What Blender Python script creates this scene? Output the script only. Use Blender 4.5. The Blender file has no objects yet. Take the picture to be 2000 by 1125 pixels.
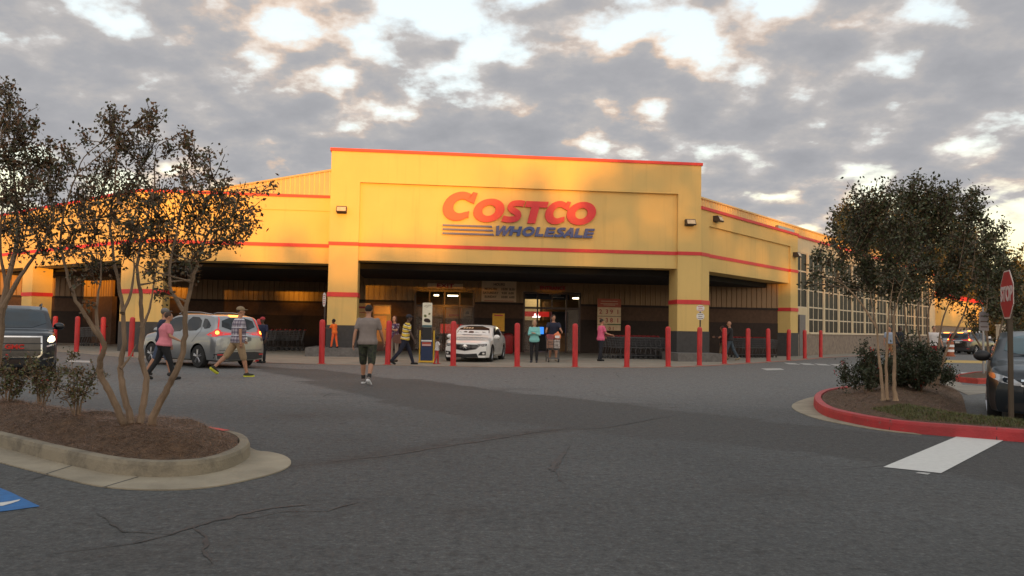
import bpy, bmesh, math, random
import numpy as np
from mathutils import Vector, Matrix, Euler
from mathutils.bvhtree import BVHTree
R = math.radians
S = bpy.context.scene
C = S.collection
random.seed(7)

# ------------------------------------------------------------------ camera
CAM_H = 1.38
cd = bpy.data.cameras.new('camera'); cam = bpy.data.objects.new('camera', cd); C.objects.link(cam)
cd.sensor_width = 36; cd.lens = 28.8; cd.clip_end = 3000; cd.clip_start = 0.05
PITCH = math.atan(77.5 / 1600); ROLL = .0175
Mc = Matrix.Rotation(math.pi / 2 + PITCH, 3, 'X') @ Matrix.Rotation(ROLL, 3, 'Z')
cam.matrix_world = Matrix.Translation((0, 0, CAM_H)) @ Mc.to_4x4()
S.camera = cam
S.render.engine = 'CYCLES'
S.view_settings.view_transform = 'Standard'; S.view_settings.look = 'None'
S.view_settings.exposure = 0.30; S.view_settings.gamma = 1

def ray(px, py): return Mc @ Vector((px - 1000, -(py - 562.5), -1600))
def G(px, py, z=0.0):
    d = ray(px, py); t = (z - CAM_H) / d.z
    return Vector((d.x * t, d.y * t, z))
def P(px, py, Y):
    d = ray(px, py); t = Y / d.y
    return Vector((d.x * t, Y, d.z * t + CAM_H))

# ------------------------------------------------------------------ node helper
class NT:
    def __init__(s, tree): s.t = tree; s.n = tree.nodes; s.l = tree.links
    def add(s, typ, props=None, **ins):
        nd = s.n.new(typ)
        for k, v in (props or {}).items(): setattr(nd, k, v)
        for k, v in ins.items():
            key = int(k[1:]) if k[0] == 'i' and k[1:].isdigit() else k.replace('_', ' ')
            s.set(nd.inputs[key], v)
        return nd
    def set(s, sock, v):
        if hasattr(v, 'is_output') or isinstance(v, bpy.types.NodeSocket): s.l.new(v, sock)
        else: sock.default_value = v
    def math(s, op, a, b=0.0, clamp=False):
        nd = s.n.new('ShaderNodeMath'); nd.operation = op; nd.use_clamp = clamp
        s.set(nd.inputs[0], a); s.set(nd.inputs[1], b); return nd.outputs[0]
    def mix(s, f, a, b, bt='MIX'):
        nd = s.n.new('ShaderNodeMix'); nd.data_type = 'RGBA'; nd.blend_type = bt
        s.set(nd.inputs[0], f); s.set(nd.inputs[6], col4(a)); s.set(nd.inputs[7], col4(b)); return nd.outputs[2]
    def ramp(s, f, stops):
        nd = s.n.new('ShaderNodeValToRGB'); cr = nd.color_ramp
        while len(cr.elements) < len(stops): cr.elements.new(.5)
        for e, (p, c) in zip(cr.elements, stops): e.position = p; e.color = col4(c) if not isinstance(c, float) else (c, c, c, 1)
        s.set(nd.inputs[0], f); return nd.outputs[0]
def col4(c):
    if isinstance(c, bpy.types.NodeSocket): return c
    return tuple(c) if len(c) == 4 else (c[0], c[1], c[2], 1)

# ------------------------------------------------------------------ world: sky with broken sunset cloud
SUN_EL = R(3.0)
SUN_DIR = Vector((-.14, 1, 0)).normalized()            # way the light travels
w = bpy.data.worlds.new('World'); S.world = w; w.use_nodes = True
t = NT(w.node_tree); t.n.clear()
out = t.add('ShaderNodeOutputWorld'); bg = t.add('ShaderNodeBackground')
sky = t.add('ShaderNodeTexSky'); sky.sky_type = 'NISHITA'; sky.sun_disc = False
sky.sun_elevation = SUN_EL; sky.sun_rotation = math.atan2(-SUN_DIR.x, -SUN_DIR.y)
tc = t.add('ShaderNodeTexCoord'); vec = tc.outputs['Generated']
sp = t.add('ShaderNodeSeparateXYZ', i0=vec)
zc = t.math('MAXIMUM', sp.outputs[2], 0.0)
den = t.math('ADD', zc, .30)
cx = t.math('DIVIDE', sp.outputs[0], den); cy = t.math('DIVIDE', sp.outputs[1], den)
cv = t.add('ShaderNodeCombineXYZ', i0=cx, i1=cy, i2=3.7).outputs[0]
n1 = t.add('ShaderNodeTexNoise', None, Vector=cv, Scale=7.4, Detail=9.0, Roughness=.50, Distortion=.0).outputs[0]
n2 = t.add('ShaderNodeTexNoise', None, Vector=cv, Scale=1.7, Detail=3.0, Roughness=.5).outputs[0]
n3 = t.add('ShaderNodeTexNoise', None, Vector=cv, Scale=10.0, Detail=5.0, Roughness=.6).outputs[0]
d0 = t.math('ADD', t.math('MULTIPLY', n1, .82), t.math('MULTIPLY', n2, .24))
# more cloud in a belt above the roofline, open sky low on the right
belt = t.math('MULTIPLY', t.math('SUBTRACT', 1.0, t.math('ABSOLUTE', t.math('MULTIPLY', t.math('SUBTRACT', zc, .20), 7.5)), True), .10)
openr = t.math('MULTIPLY', t.math('MULTIPLY', t.math('SUBTRACT', .21, zc, True), t.math('ADD', sp.outputs[0], -.05), True), 1.9)
dens = t.math('SUBTRACT', t.math('ADD', d0, belt), openr)
cover = t.ramp(dens, [(.44, 0.0), (.545, 1.0)])
shade = t.ramp(t.math('ADD', t.math('MULTIPLY', dens, .8), t.math('MULTIPLY', n3, .2)), [(.45, (.90, .86, .80)), (.50, (.68, .65, .63)), (.555, (.51, .49, .485)), (.62, (.43, .43, .45)), (.74, (.37, .375, .40))])
rim = t.math('MULTIPLY', t.ramp(dens, [(.45, 0.0), (.51, 1.0), (.585, 0.0)]), t.ramp(t.add('ShaderNodeTexNoise', None, Vector=cv, Scale=1.9, Detail=2.0).outputs[0], [(.47, 0.0), (.64, 1.0)]))
cloud = t.mix(t.math('MULTIPLY', rim, .75), shade, (1.0, .66, .42))
low = t.ramp(zc, [(.0, (1.05, .84, .45)), (.14, (1.05, .95, .68)), (.22, (.80, .84, .85)), (.5, (.68, .76, .82))])
clear = low
# nishita adds its own tint to the clear part
nish = t.mix(.12, clear, t.mix(1.0, sky.outputs[0], (2, 2, 2), 'MULTIPLY'))
skyc = t.mix(cover, nish, cloud)
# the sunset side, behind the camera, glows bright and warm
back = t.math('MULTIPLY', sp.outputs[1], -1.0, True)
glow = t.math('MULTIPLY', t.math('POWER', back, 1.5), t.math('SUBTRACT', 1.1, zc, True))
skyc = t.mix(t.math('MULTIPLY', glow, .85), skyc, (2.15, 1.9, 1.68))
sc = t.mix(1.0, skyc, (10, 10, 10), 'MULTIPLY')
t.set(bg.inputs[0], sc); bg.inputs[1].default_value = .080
t.l.new(bg.outputs[0], out.inputs[0])

# ------------------------------------------------------------------ sun
ld = bpy.data.lights.new('sun', 'SUN'); ld.energy = 5.0; ld.angle = R(.55); ld.color = (1, .41, .03)
sun = bpy.data.objects.new('sun', ld); C.objects.link(sun)
sd = Vector((SUN_DIR.x * math.cos(SUN_EL), SUN_DIR.y * math.cos(SUN_EL), -math.sin(SUN_EL)))
sun.rotation_euler = sd.to_track_quat('-Z', 'Y').to_euler()

# ------------------------------------------------------------------ materials
MATS = {}
def mat(name, c=(.5, .5, .5), rough=.6, metal=0, var=.12, scale=6, bump=0, bscale=40, emit=None, es=0, coat=0, alpha=None, trans=0, stretch=None, spec=None):
    if name in MATS: return MATS[name]
    m = bpy.data.materials.new(name); m.use_nodes = True; MATS[name] = m
    t = NT(m.node_tree); b = t.n['Principled BSDF']
    tc = t.add('ShaderNodeTexCoord').outputs['Object']
    src = tc
    if stretch: src = t.add('ShaderNodeMapping', None, Vector=tc, Scale=stretch).outputs[0]
    nz = t.add('ShaderNodeTexNoise', None, Vector=src, Scale=scale, Detail=5.0, Roughness=.6).outputs[0]
    f = t.ramp(nz, [(.3, 0.0), (.7, 1.0)])
    lo = tuple(v * (1 - var) for v in c[:3]); hi = tuple(min(1, v * (1 + var)) for v in c[:3])
    t.set(b.inputs['Base Color'], t.mix(f, lo, hi))
    b.inputs['Roughness'].default_value = rough; b.inputs['Metallic'].default_value = metal
    if spec is not None: b.inputs['Specular IOR Level'].default_value = spec
    if coat: b.inputs['Coat Weight'].default_value = coat; b.inputs['Coat Roughness'].default_value = .06
    if trans: b.inputs['Transmission Weight'].default_value = trans
    if emit: b.inputs['Emission Color'].default_value = col4(emit); b.inputs['Emission Strength'].default_value = es
    if bump:
        n2 = t.add('ShaderNodeTexNoise', None, Vector=tc, Scale=bscale, Detail=4.0).outputs[0]
        bp = t.add('ShaderNodeBump', None, Height=n2, Strength=bump, Distance=.02).outputs[0]
        t.set(b.inputs['Normal'], bp)
    return m

def stucco(name, c):
    m = mat(name, c, .85, var=.05, scale=.5, bump=.25, bscale=60)
    t = NT(m.node_tree); b = t.n['Principled BSDF']; src = b.inputs['Base Color'].links[0].from_socket
    tc = t.add('ShaderNodeTexCoord').outputs['Object']
    mp = t.add('ShaderNodeMapping', None, Vector=tc, Scale=(5, 5, .25)).outputs[0]
    st = t.add('ShaderNodeTexNoise', None, Vector=mp, Scale=1.0, Detail=4.0).outputs[0]
    f = t.math('MULTIPLY', t.ramp(st, [(.56, 0.0), (.75, 1.0)]), .22)
    t.set(b.inputs['Base Color'], t.mix(f, src, tuple(v * .55 for v in c)))
    return m
M_wall = stucco('yellow_stucco', (.67, .465, .165))
M_wall2 = stucco('cream_stucco', (.64, .52, .33))
M_base = mat('grey_stucco', (.060, .057, .055), .9, var=.15, bump=.2)
M_red = mat('red_paint', (.60, .035, .035), .55, var=.08)
M_bollard = mat('bollard_red', (.52, .024, .026), .45, var=.28, scale=5, bump=.15, bscale=30, stretch=(1, 1, .4))
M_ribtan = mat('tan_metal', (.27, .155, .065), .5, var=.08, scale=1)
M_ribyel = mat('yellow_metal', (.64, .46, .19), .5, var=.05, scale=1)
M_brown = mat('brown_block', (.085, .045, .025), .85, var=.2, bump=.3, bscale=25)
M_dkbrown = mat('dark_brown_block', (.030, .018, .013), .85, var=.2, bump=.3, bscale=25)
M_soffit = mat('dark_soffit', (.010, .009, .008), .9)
M_black = mat('black_plastic', (.015, .015, .016), .5)
M_blackg = mat('black_gloss', (.01, .01, .012), .12)
M_glass = mat('dark_glass', (.010, .014, .020), .4, spec=.10)
M_carglass = mat('car_glass', (.015, .02, .024), .05, spec=.5)
M_frame = mat('bronze_frame', (.06, .04, .03), .4, metal=.5)
M_winframe = mat('cream_frame', (.62, .52, .38), .6)
M_stone = mat('split_stone', (.24, .19, .15), .9, var=.25, scale=4, bump=.5, bscale=30)
M_conc = mat('concrete', (.27, .245, .20), .9, var=.2, scale=1.2, bump=.25, bscale=60)
M_white = mat('white_paint', (.78, .78, .76), .6, var=.05, scale=10)
M_blue = mat('blue_paint', (.02, .16, .48), .6, var=.1)
M_yel = mat('yellow_paint', (.75, .45, .03), .5)
M_sign = mat('sign_white', (.72, .70, .66), .5, var=.03)
M_signred = mat('sign_red', (.5, .03, .03), .45)
M_chrome = mat('chrome', (.7, .7, .7), .15, metal=1, var=.02)
M_steel = mat('galvanised_steel', (.35, .35, .36), .35, metal=.9)
M_tyre = mat('tyre_rubber', (.018, .018, .018), .8)
M_rim = mat('alloy', (.45, .45, .47), .3, metal=.9)
M_bark = mat('smooth_bark', (.20, .135, .085), .8, var=.35, scale=9, bump=.4, bscale=30, stretch=(1, 1, .3))
M_bark2 = mat('pale_bark', (.28, .19, .115), .8, var=.3, scale=9, bump=.4, bscale=30, stretch=(1, 1, .3))

M_twig = mat('twig', (.07, .045, .028), .8)
def leafmat(name, cols, rough=.55):
    m = bpy.data.materials.new(name); m.use_nodes = True; MATS[name] = m
    t = NT(m.node_tree); b = t.n['Principled BSDF']
    g = t.add('ShaderNodeNewGeometry').outputs['Random Per Island']
    st = [(i / (len(cols) - 1), c) for i, c in enumerate(cols)]
    t.set(b.inputs['Base Color'], t.ramp(g, st)); b.inputs['Roughness'].default_value = rough
    return m
M_leafL = leafmat('myrtle_leaf', [(.030, .042, .018), (.06, .058, .022), (.13, .060, .024), (.045, .052, .02), (.09, .065, .03), (.17, .075, .030)])
M_leafR = leafmat('myrtle_leaf_dark', [(.022, .036, .011), (.058, .052, .015), (.034, .052, .014), (.10, .058, .02)])
M_leafB = leafmat('shrub_leaf', [(.02, .032, .012), (.04, .05, .018), (.025, .04, .015), (.05, .045, .02)])
M_leafS = leafmat('sparse_shrub_leaf', [(.06, .08, .02), (.10, .10, .03), (.14, .07, .03), (.05, .07, .02)])
M_leafF = leafmat('far_leaf', [(.05, .05, .018), (.09, .065, .022), (.06, .065, .02), (.04, .045, .015)])
M_flower = leafmat('red_flower', [(.45, .02, .02), (.35, .015, .02), (.5, .05, .03)])
M_grass = leafmat('grass_blade', [(.05, .075, .015), (.09, .09, .02), (.12, .11, .03), (.04, .06, .012)])
M_straw = leafmat('pine_straw', [(.19, .09, .042), (.12, .055, .027), (.27, .14, .065), (.08, .038, .02)])
M_mulch = mat('mulch', (.10, .058, .032), .95, var=.45, scale=12, bump=1.0, bscale=60)

# ------------------------------------------------------------------ mesh builder
class MB:
    def __init__(s): s.v = []; s.f = []; s.m = []; s.M = None
    def add(s, vs, fs, mi=0):
        o = len(s.v)
        if s.M is not None: vs = [s.M @ Vector(v) for v in vs]
        s.v += [tuple(v) for v in vs]; s.f += [tuple(i + o for i in f) for f in fs]; s.m += [mi] * len(fs); return s
    def box(s, x0, x1, y0, y1, z0, z1, mi=0):
        vs = [(x, y, z) for x in (x0, x1) for y in (y0, y1) for z in (z0, z1)]
        return s.add(vs, [(0, 1, 3, 2), (4, 6, 7, 5), (0, 4, 5, 1), (2, 3, 7, 6), (0, 2, 6, 4), (1, 5, 7, 3)], mi)
    def rings(s, rs, mi=0, cap=True, closed=True):
        n = len(rs[0]); vs = [p for r in rs for p in r]; fs = []
        for i in range(len(rs) - 1):
            for j in range(n if closed else n - 1):
                k = (j + 1) % n
                fs.append((i * n + j, i * n + k, (i + 1) * n + k, (i + 1) * n + j))
        if cap: fs += [tuple(range(n))[::-1], tuple((len(rs) - 1) * n + j for j in range(n))]
        return s.add(vs, fs, mi)
    def tube(s, pts, rad, n=8, mi=0, cap=True):
        pts = [Vector(p) for p in pts]
        if not hasattr(rad, '__len__'): rad = [rad] * len(pts)
        rs = []; u = None
        for i, p in enumerate(pts):
            d = (pts[min(i + 1, len(pts) - 1)] - pts[max(i - 1, 0)])
            d = d.normalized() if d.length > 1e-9 else Vector((0, 0, 1))
            if u is None: u = d.orthogonal().normalized()
            else:
                u = u - d * u.dot(d); u = u.normalized() if u.length > 1e-6 else d.orthogonal().normalized()
            v = d.cross(u)
            rs.append([p + (u * math.cos(a) + v * math.sin(a)) * rad[i] for a in [2 * math.pi * k / n for k in range(n)]])
        return s.rings(rs, mi, cap)
    def capsule(s, a, b, ra, rb, n=10, mi=0, mids=()):
        a = Vector(a); b = Vector(b); L = (b - a).length; d = (b - a).normalized() if L > 1e-6 else Vector((0, 0, 1))
        P_ = []; r_ = []
        for q in (-.98, -.8, -.5, 0): P_.append(a + d * ra * q); r_.append(ra * math.sqrt(1 - q * q))
        for tt, rr in mids: P_.append(a.lerp(b, tt)); r_.append(rr)
        for q in (0, .5, .8, .98): P_.append(b + d * rb * q); r_.append(rb * math.sqrt(1 - q * q))
        return s.tube(P_, r_, n, mi)
    def ell(s, c, r, rot=None, n=14, m=10, mi=0):
        c = Vector(c); rs = []
        for i in range(m + 1):
            a = -math.pi / 2 + math.pi * (i + .02) / (m + .04)
            rr = []
            for k in range(n):
                b = 2 * math.pi * k / n
                p = Vector((math.cos(a) * math.cos(b) * r[0], math.cos(a) * math.sin(b) * r[1], math.sin(a) * r[2]))
                if rot is not None: p = rot @ p
                rr.append(c + p)
            rs.append(rr)
        return s.rings(rs, mi)
    def lathe(s, prof, n=20, mi=0, axis='z', c=(0, 0, 0), cap=True):
        rs = []
        for r, h in prof:
            rr = []
            for k in range(n):
                a = 2 * math.pi * k / n; x, y = r * math.cos(a), r * math.sin(a)
                p = (x, y, h) if axis == 'z' else ((x, h, y) if axis == 'y' else (h, x, y))
                rr.append((p[0] + c[0], p[1] + c[1], p[2] + c[2]))
            rs.append(rr)
        return s.rings(rs, mi, cap)
    def prism(s, poly, z0, z1, mi=0, f=None):
        """poly (a,b) extruded along third axis; f maps (a,b,h) to xyz"""
        f = f or (lambda a, b, h: (a, b, h)); n = len(poly)
        vs = [f(a, b, z0) for a, b in poly] + [f(a, b, z1) for a, b in poly]
        fs = [tuple(range(n))[::-1], tuple(range(n, 2 * n))] + [(i, (i + 1) % n, (i + 1) % n + n, i + n) for i in range(n)]
        return s.add(vs, fs, mi)
    def mesh(s, name, mats, smooth=False):
        me = bpy.data.meshes.new(name); me.from_pydata(s.v, [], s.f)
        for m in (mats if isinstance(mats, (list, tuple)) else [mats]): me.materials.append(m)
        if any(s.m): me.polygons.foreach_set('material_index', s.m)
        if smooth: me.polygons.foreach_set('use_smooth', [True] * len(s.f))
        me.update(); return me
    def build(s, name, mats, parent=None, smooth=False, fix=True, loc=None, rot=None):
        me = s.mesh(name, mats, smooth)
        if fix and len(s.f) < 60000:
            bm = bmesh.new(); bm.from_mesh(me); bmesh.ops.recalc_face_normals(bm, faces=bm.faces); bm.to_mesh(me); bm.free()
        if smooth:
            try: me.set_sharp_from_angle(angle=R(38))
            except Exception: pass
        return link(name, me, parent, loc, rot)
def link(name, me, parent=None, loc=None, rot=None):
    o = bpy.data.objects.new(name, me); C.objects.link(o)
    if parent is not None: o.parent = parent
    if loc is not None: o.location = loc
    if rot is not None: o.rotation_euler = rot
    return o
def tag(o, label=None, cat=None, group=None, kind=None):
    if label: o['label'] = label
    if cat: o['category'] = cat
    if group: o['group'] = group
    if kind: o['kind'] = kind
    return o
def thing(name, label, cat, loc=(0, 0, 0), rz=0, group=None, kind=None):
    o = bpy.data.objects.new(name, None); C.objects.link(o); o.location = loc; o.rotation_euler = (0, 0, rz)
    o.empty_display_size = .3
    return tag(o, label, cat, group, kind)
def dup(root, loc, rz=None, label=None, scale=None):
    def cp(o, par):
        c = o.copy(); C.objects.link(c)
        if par is not None:
            c.parent = par; c.matrix_parent_inverse = o.matrix_parent_inverse.copy()
        for ch in kids.get(o.name, []): cp(ch, c)
        return c
    kids = {}
    for o in C.objects:
        if o.parent: kids.setdefault(o.parent.name, []).append(o)
    r = cp(root, None); r.location = loc
    if rz is not None: r.rotation_euler = (0, 0, rz)
    if label: r['label'] = label
    if scale: r.scale = scale
    return r
def text(name, body, size, m, parent, loc, rot, extrude=.004, align='CENTER', sx=1.0, shear=0, bold=0):
    cu = bpy.data.curves.new(name, 'FONT'); cu.body = body; cu.size = size; cu.extrude = extrude
    cu.align_x = align; cu.align_y = 'CENTER'; cu.shear = shear; cu.offset = bold; cu.resolution_u = 3
    o = bpy.data.objects.new(name, cu); C.objects.link(o)
    bpy.context.view_layer.update()
    me = bpy.data.meshes.new_from_object(o.evaluated_get(bpy.context.evaluated_depsgraph_get()))
    bpy.data.objects.remove(o)
    me.materials.clear(); me.materials.append(m)
    o = link(name, me, parent, loc, rot); o.scale = (sx, 1, 1)
    return o
def smooth_poly(p, it=2):
    for _ in range(it):
        q = []
        for i in range(len(p)):
            a, b = p[i], p[(i + 1) % len(p)]
            q += [(a[0] * .75 + b[0] * .25, a[1] * .75 + b[1] * .25), (a[0] * .25 + b[0] * .75, a[1] * .25 + b[1] * .75)]
        p = q
    return p

# ------------------------------------------------------------------ ground
BOLL = [(105, 686), (149, 688), (200, 692), (255, 697), (318, 700.5), (380, 703), (440, 705), (504, 707.5), (628, 711.5), (757, 713), (885, 715.5), (1010, 717), (1123, 717.5), (1224, 718), (1305, 717), (1366, 714.5),
        (1415, 711.5), (1461, 709), (1501, 706.5), (1540, 704), (1572, 701), (1603, 698.5)]
BW = [G(*p) for p in BOLL]

def seg_d(p, pts):
    best = 1e9
    for a, b in zip(pts, pts[1:]):
        ab = (b[0] - a[0], b[1] - a[1]); L2 = ab[0] ** 2 + ab[1] ** 2
        tt = max(0, min(1, ((p[0] - a[0]) * ab[0] + (p[1] - a[1]) * ab[1]) / L2)) if L2 else 0
        d = math.hypot(p[0] - a[0] - ab[0] * tt, p[1] - a[1] - ab[1] * tt)
        if d < best: best = d
    return best
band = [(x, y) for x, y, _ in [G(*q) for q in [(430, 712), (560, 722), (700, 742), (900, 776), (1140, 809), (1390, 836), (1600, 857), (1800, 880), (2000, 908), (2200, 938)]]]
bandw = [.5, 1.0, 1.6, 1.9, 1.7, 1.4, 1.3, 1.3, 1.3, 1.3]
xs = [-600, -300, -150, -80, -45] + [-30 + .3 * i for i in range(184)] + [26, 30, 40, 60, 100, 200, 400, 700]
ys = [-300, -120, -60, -30, -12, -4, 0, 2] + [3 + .25 * i for i in range(110)] + [31, 32.5, 34, 36, 40, 46, 55, 70, 100, 160, 260, 500, 1200]
me = bpy.data.meshes.new('parking_lot')
V = [(x, y, 0) for y in ys for x in xs]; nx = len(xs)
me.from_pydata(V, [], [(j * nx + i, j * nx + i + 1, (j + 1) * nx + i + 1, (j + 1) * nx + i) for j in range(len(ys) - 1) for i in range(nx - 1)])
wear = me.color_attributes.new('wear', 'FLOAT_COLOR', 'POINT')
seam = [(x, y) for x, y, _ in [G(*q) for q in [(560, 912), (700, 895), (850, 872), (1000, 850), (1100, 838)]]]
ST = [(tuple(G(*q)[:2]), r_) for q, r_ in (((250, 1080), .28), ((400, 1060), .14), ((410, 1095), .12), ((1085, 905), .12), ((900, 1000), .22), ((1500, 960), .35), ((700, 860), .3), ((1250, 790), .5), ((640, 770), .6), ((1000, 760), .7), ((1850, 980), .3))]
vals = []
for x, y, z in V:
    if -30 < x < 26 and 3 < y < 30:
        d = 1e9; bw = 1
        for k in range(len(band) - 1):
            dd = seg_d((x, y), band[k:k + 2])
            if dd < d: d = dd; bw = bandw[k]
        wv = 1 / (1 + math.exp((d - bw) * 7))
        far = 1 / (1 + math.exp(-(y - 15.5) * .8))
        s = math.exp(-(seg_d((x, y), seam) / .25) ** 2)
        o = math.exp(-((x - G(592, 812).x) / .55) ** 2 - ((y - G(592, 812).y) / .35) ** 2)
        for (sx_, sy_), ra in ST: o += .55 * math.exp(-((x - sx_) / ra) ** 2 - ((y - sy_) / (ra * .6)) ** 2)
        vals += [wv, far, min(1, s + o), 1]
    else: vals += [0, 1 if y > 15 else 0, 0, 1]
wear.data.foreach_set('color', vals)
m = bpy.data.materials.new('asphalt'); m.use_nodes = True; MATS['asphalt'] = m
t = NT(m.node_tree); b = t.n['Principled BSDF']
tc = t.add('ShaderNodeTexCoord').outputs['Object']
at = t.add('ShaderNodeVertexColor', {'layer_name': 'wear'}).outputs[0]
sepc = t.add('ShaderNodeSeparateColor', i0=at)
big = t.add('ShaderNodeTexNoise', None, Vector=tc, Scale=.35, Detail=6.0, Roughness=.6).outputs[0]
med = t.add('ShaderNodeTexNoise', None, Vector=tc, Scale=3.0, Detail=5.0, Roughness=.65).outputs[0]
fine = t.add('ShaderNodeTexNoise', None, Vector=tc, Scale=30.0, Detail=5.0, Roughness=.8).outputs[0]
stre = t.add('ShaderNodeTexNoise', None, Vector=t.add('ShaderNodeMapping', None, Vector=tc, Scale=(.5, 3.0, 1), Rotation=(0, 0, -.35)).outputs[0], Scale=1.3, Detail=4.0).outputs[0]
base = t.mix(t.ramp(big, [(.35, 0.0), (.65, 1.0)]), (.055, .058, .059), (.080, .083, .083))
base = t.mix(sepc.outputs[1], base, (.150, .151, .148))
base = t.mix(t.math('MULTIPLY', t.ramp(med, [(.42, 0.0), (.75, 1.0)]), .32), base, (.06, .057, .052))
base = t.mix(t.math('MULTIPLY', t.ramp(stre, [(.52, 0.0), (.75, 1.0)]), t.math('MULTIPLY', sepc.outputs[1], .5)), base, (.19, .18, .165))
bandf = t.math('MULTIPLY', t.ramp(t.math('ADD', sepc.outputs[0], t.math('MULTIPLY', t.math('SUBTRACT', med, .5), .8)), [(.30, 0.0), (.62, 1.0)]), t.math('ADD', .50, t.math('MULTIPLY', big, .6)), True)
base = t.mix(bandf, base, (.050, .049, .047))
base = t.mix(t.math('MULTIPLY', sepc.outputs[2], t.ramp(med, [(.35, 0.3), (.6, 1.0)])), base, (.042, .036, .032))
grain = t.ramp(fine, [(.34, (.40, .40, .41)), (.46, (.86, .86, .86)), (.55, (1.05, 1.05, 1.04)), (.67, (1.9, 1.88, 1.84))])
base = t.mix(1.0, base, grain, 'MULTIPLY')
coarse = t.add('ShaderNodeTexNoise', None, Vector=tc, Scale=11.0, Detail=3.0, Roughness=.6).outputs[0]
base = t.mix(1.0, base, t.ramp(coarse, [(.33, (.62, .62, .62)), (.46, (.95, .95, .95)), (.58, (1.05, 1.05, 1.05)), (.68, (1.35, 1.35, 1.33))]), 'MULTIPLY')
pits = t.add('ShaderNodeTexNoise', None, Vector=tc, Scale=3.6, Detail=2.0, Roughness=.5).outputs[0]
base = t.mix(t.ramp(pits, [(.70, 0.0), (.735, .75)]), base, (.03, .03, .029))
# hairline cracks
vo = t.add('ShaderNodeTexVoronoi', {'feature': 'DISTANCE_TO_EDGE'}, Vector=t.mix(.12, tc, t.add('ShaderNodeTexNoise', None, Vector=tc, Scale=1.2, Detail=6.0).outputs[1]), Scale=.33).outputs[0]
crk = t.math('MULTIPLY', t.math('LESS_THAN', vo, .0035), t.ramp(big, [(.5, 0.0), (.62, .7)]))
base = t.mix(crk, base, (.025, .024, .023))
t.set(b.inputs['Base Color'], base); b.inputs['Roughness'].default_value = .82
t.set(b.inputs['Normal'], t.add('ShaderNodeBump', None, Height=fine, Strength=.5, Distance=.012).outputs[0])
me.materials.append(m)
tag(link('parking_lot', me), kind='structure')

def sheet(name, pts, z, m, kind='structure'):
    mb = MB(); n = len(pts)
    mb.prism([(p[0], p[1]) for p in pts], .0 + .001, z)
    return tag(mb.build(name, m), kind=kind)

# concrete walk under the canopies, edge just in front of the bollards
edge = []
for i, p in enumerate(BW):
    a = BW[max(i - 1, 0)]; b_ = BW[min(i + 1, len(BW) - 1)]; d = (b_ - a); nrm = Vector((d.y, -d.x, 0)).normalized()
    edge.append(p + nrm * .42)
edge = [edge[0] + Vector((-14, 7, 0))] + edge + [edge[-1] + Vector((22, 28.5, 0))]
sheet('walkway', [(p.x, p.y) for p in edge] + [(60, 90), (60, 100), (-60, 100), (-60, 60)], .02, M_conc)
# red painted kerb line on the right half of the edge
mbk = MB()
M_curbred = mat('kerb_red_paint', (.42, .05, .035), .75, var=.35, scale=5)
for i in range(8, len(edge) - 1):
    a, b_ = edge[i], edge[i + 1]; d = (b_ - a).normalized(); nrm = Vector((d.y, -d.x, 0))
    wd = .05 if i < 15 else .12
    q = [a, b_, b_ - nrm * wd, a - nrm * wd]
    mbk.add([(v.x, v.y, .024) for v in q], [(0, 1, 2, 3)])
tag(mbk.build('painted_kerb_edge', M_curbred), kind='structure')
def marking(name, pxs, m, z=.006):
    q = [G(*p) for p in pxs]; mb = MB()
    mb.add([(v.x, v.y, z) for v in q], [tuple(range(len(q)))])
    o = mb.build(name, m, fix=False)
    if o.data.polygons[0].normal.z < 0: o.data.flip_normals()
    return tag(o, kind='structure')
M_wpaint = mat('road_white', (.60, .60, .57), .7, var=.08, scale=14, bump=.1)
M_wpaint2 = mat('road_white_worn', (.42, .42, .40), .7, var=.35, scale=20)
marking('crossing_stripe', [(1725, 913), (1838, 925), (1963, 859), (1869, 853)], M_wpaint)
marking('crossing_stripe', [(1788, 925), (1812, 928), (1818, 925), (1794, 923)], M_wpaint2)
marking('crossing_stripe', [(130, 703.5), (134, 707), (182, 709), (178, 705)], M_wpaint2)
marking('crossing_stripe', [(1486, 720), (1498, 723.5), (1532, 722.5), (1524, 719.5)], M_wpaint2)
for i in range(5):
    x = 1530 + i * 30
    marking('crossing_stripe', [(x, 708.5 + i * .9), (x + 10, 711.5 + i * .9), (x + 34, 712.5 + i * .9), (x + 22, 709.5 + i * .9)], M_wpaint2)
for i in range(4):
    x = 1828 + i * 24
    marking('crossing_stripe', [(x, 727), (x + 4, 733), (x + 20, 734), (x + 16, 728)], M_wpaint2)
marking('lane_line', [(1832, 703), (1832, 708), (1925, 710), (1925, 705)], mat('road_yellow', (.50, .33, .08), .7, var=.2))
marking('accessible_bay_paint', [(-40, 938), (20, 962), (78, 990), (20, 998), (-60, 1008)], mat('bay_blue', (.012, .13, .36), .7, var=.2, scale=10), .005)
marking('bay_symbol', [(-10, 985), (20, 981), (40, 977), (37, 980), (22, 985), (4, 990), (-12, 990)], M_wpaint, .008)
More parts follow.
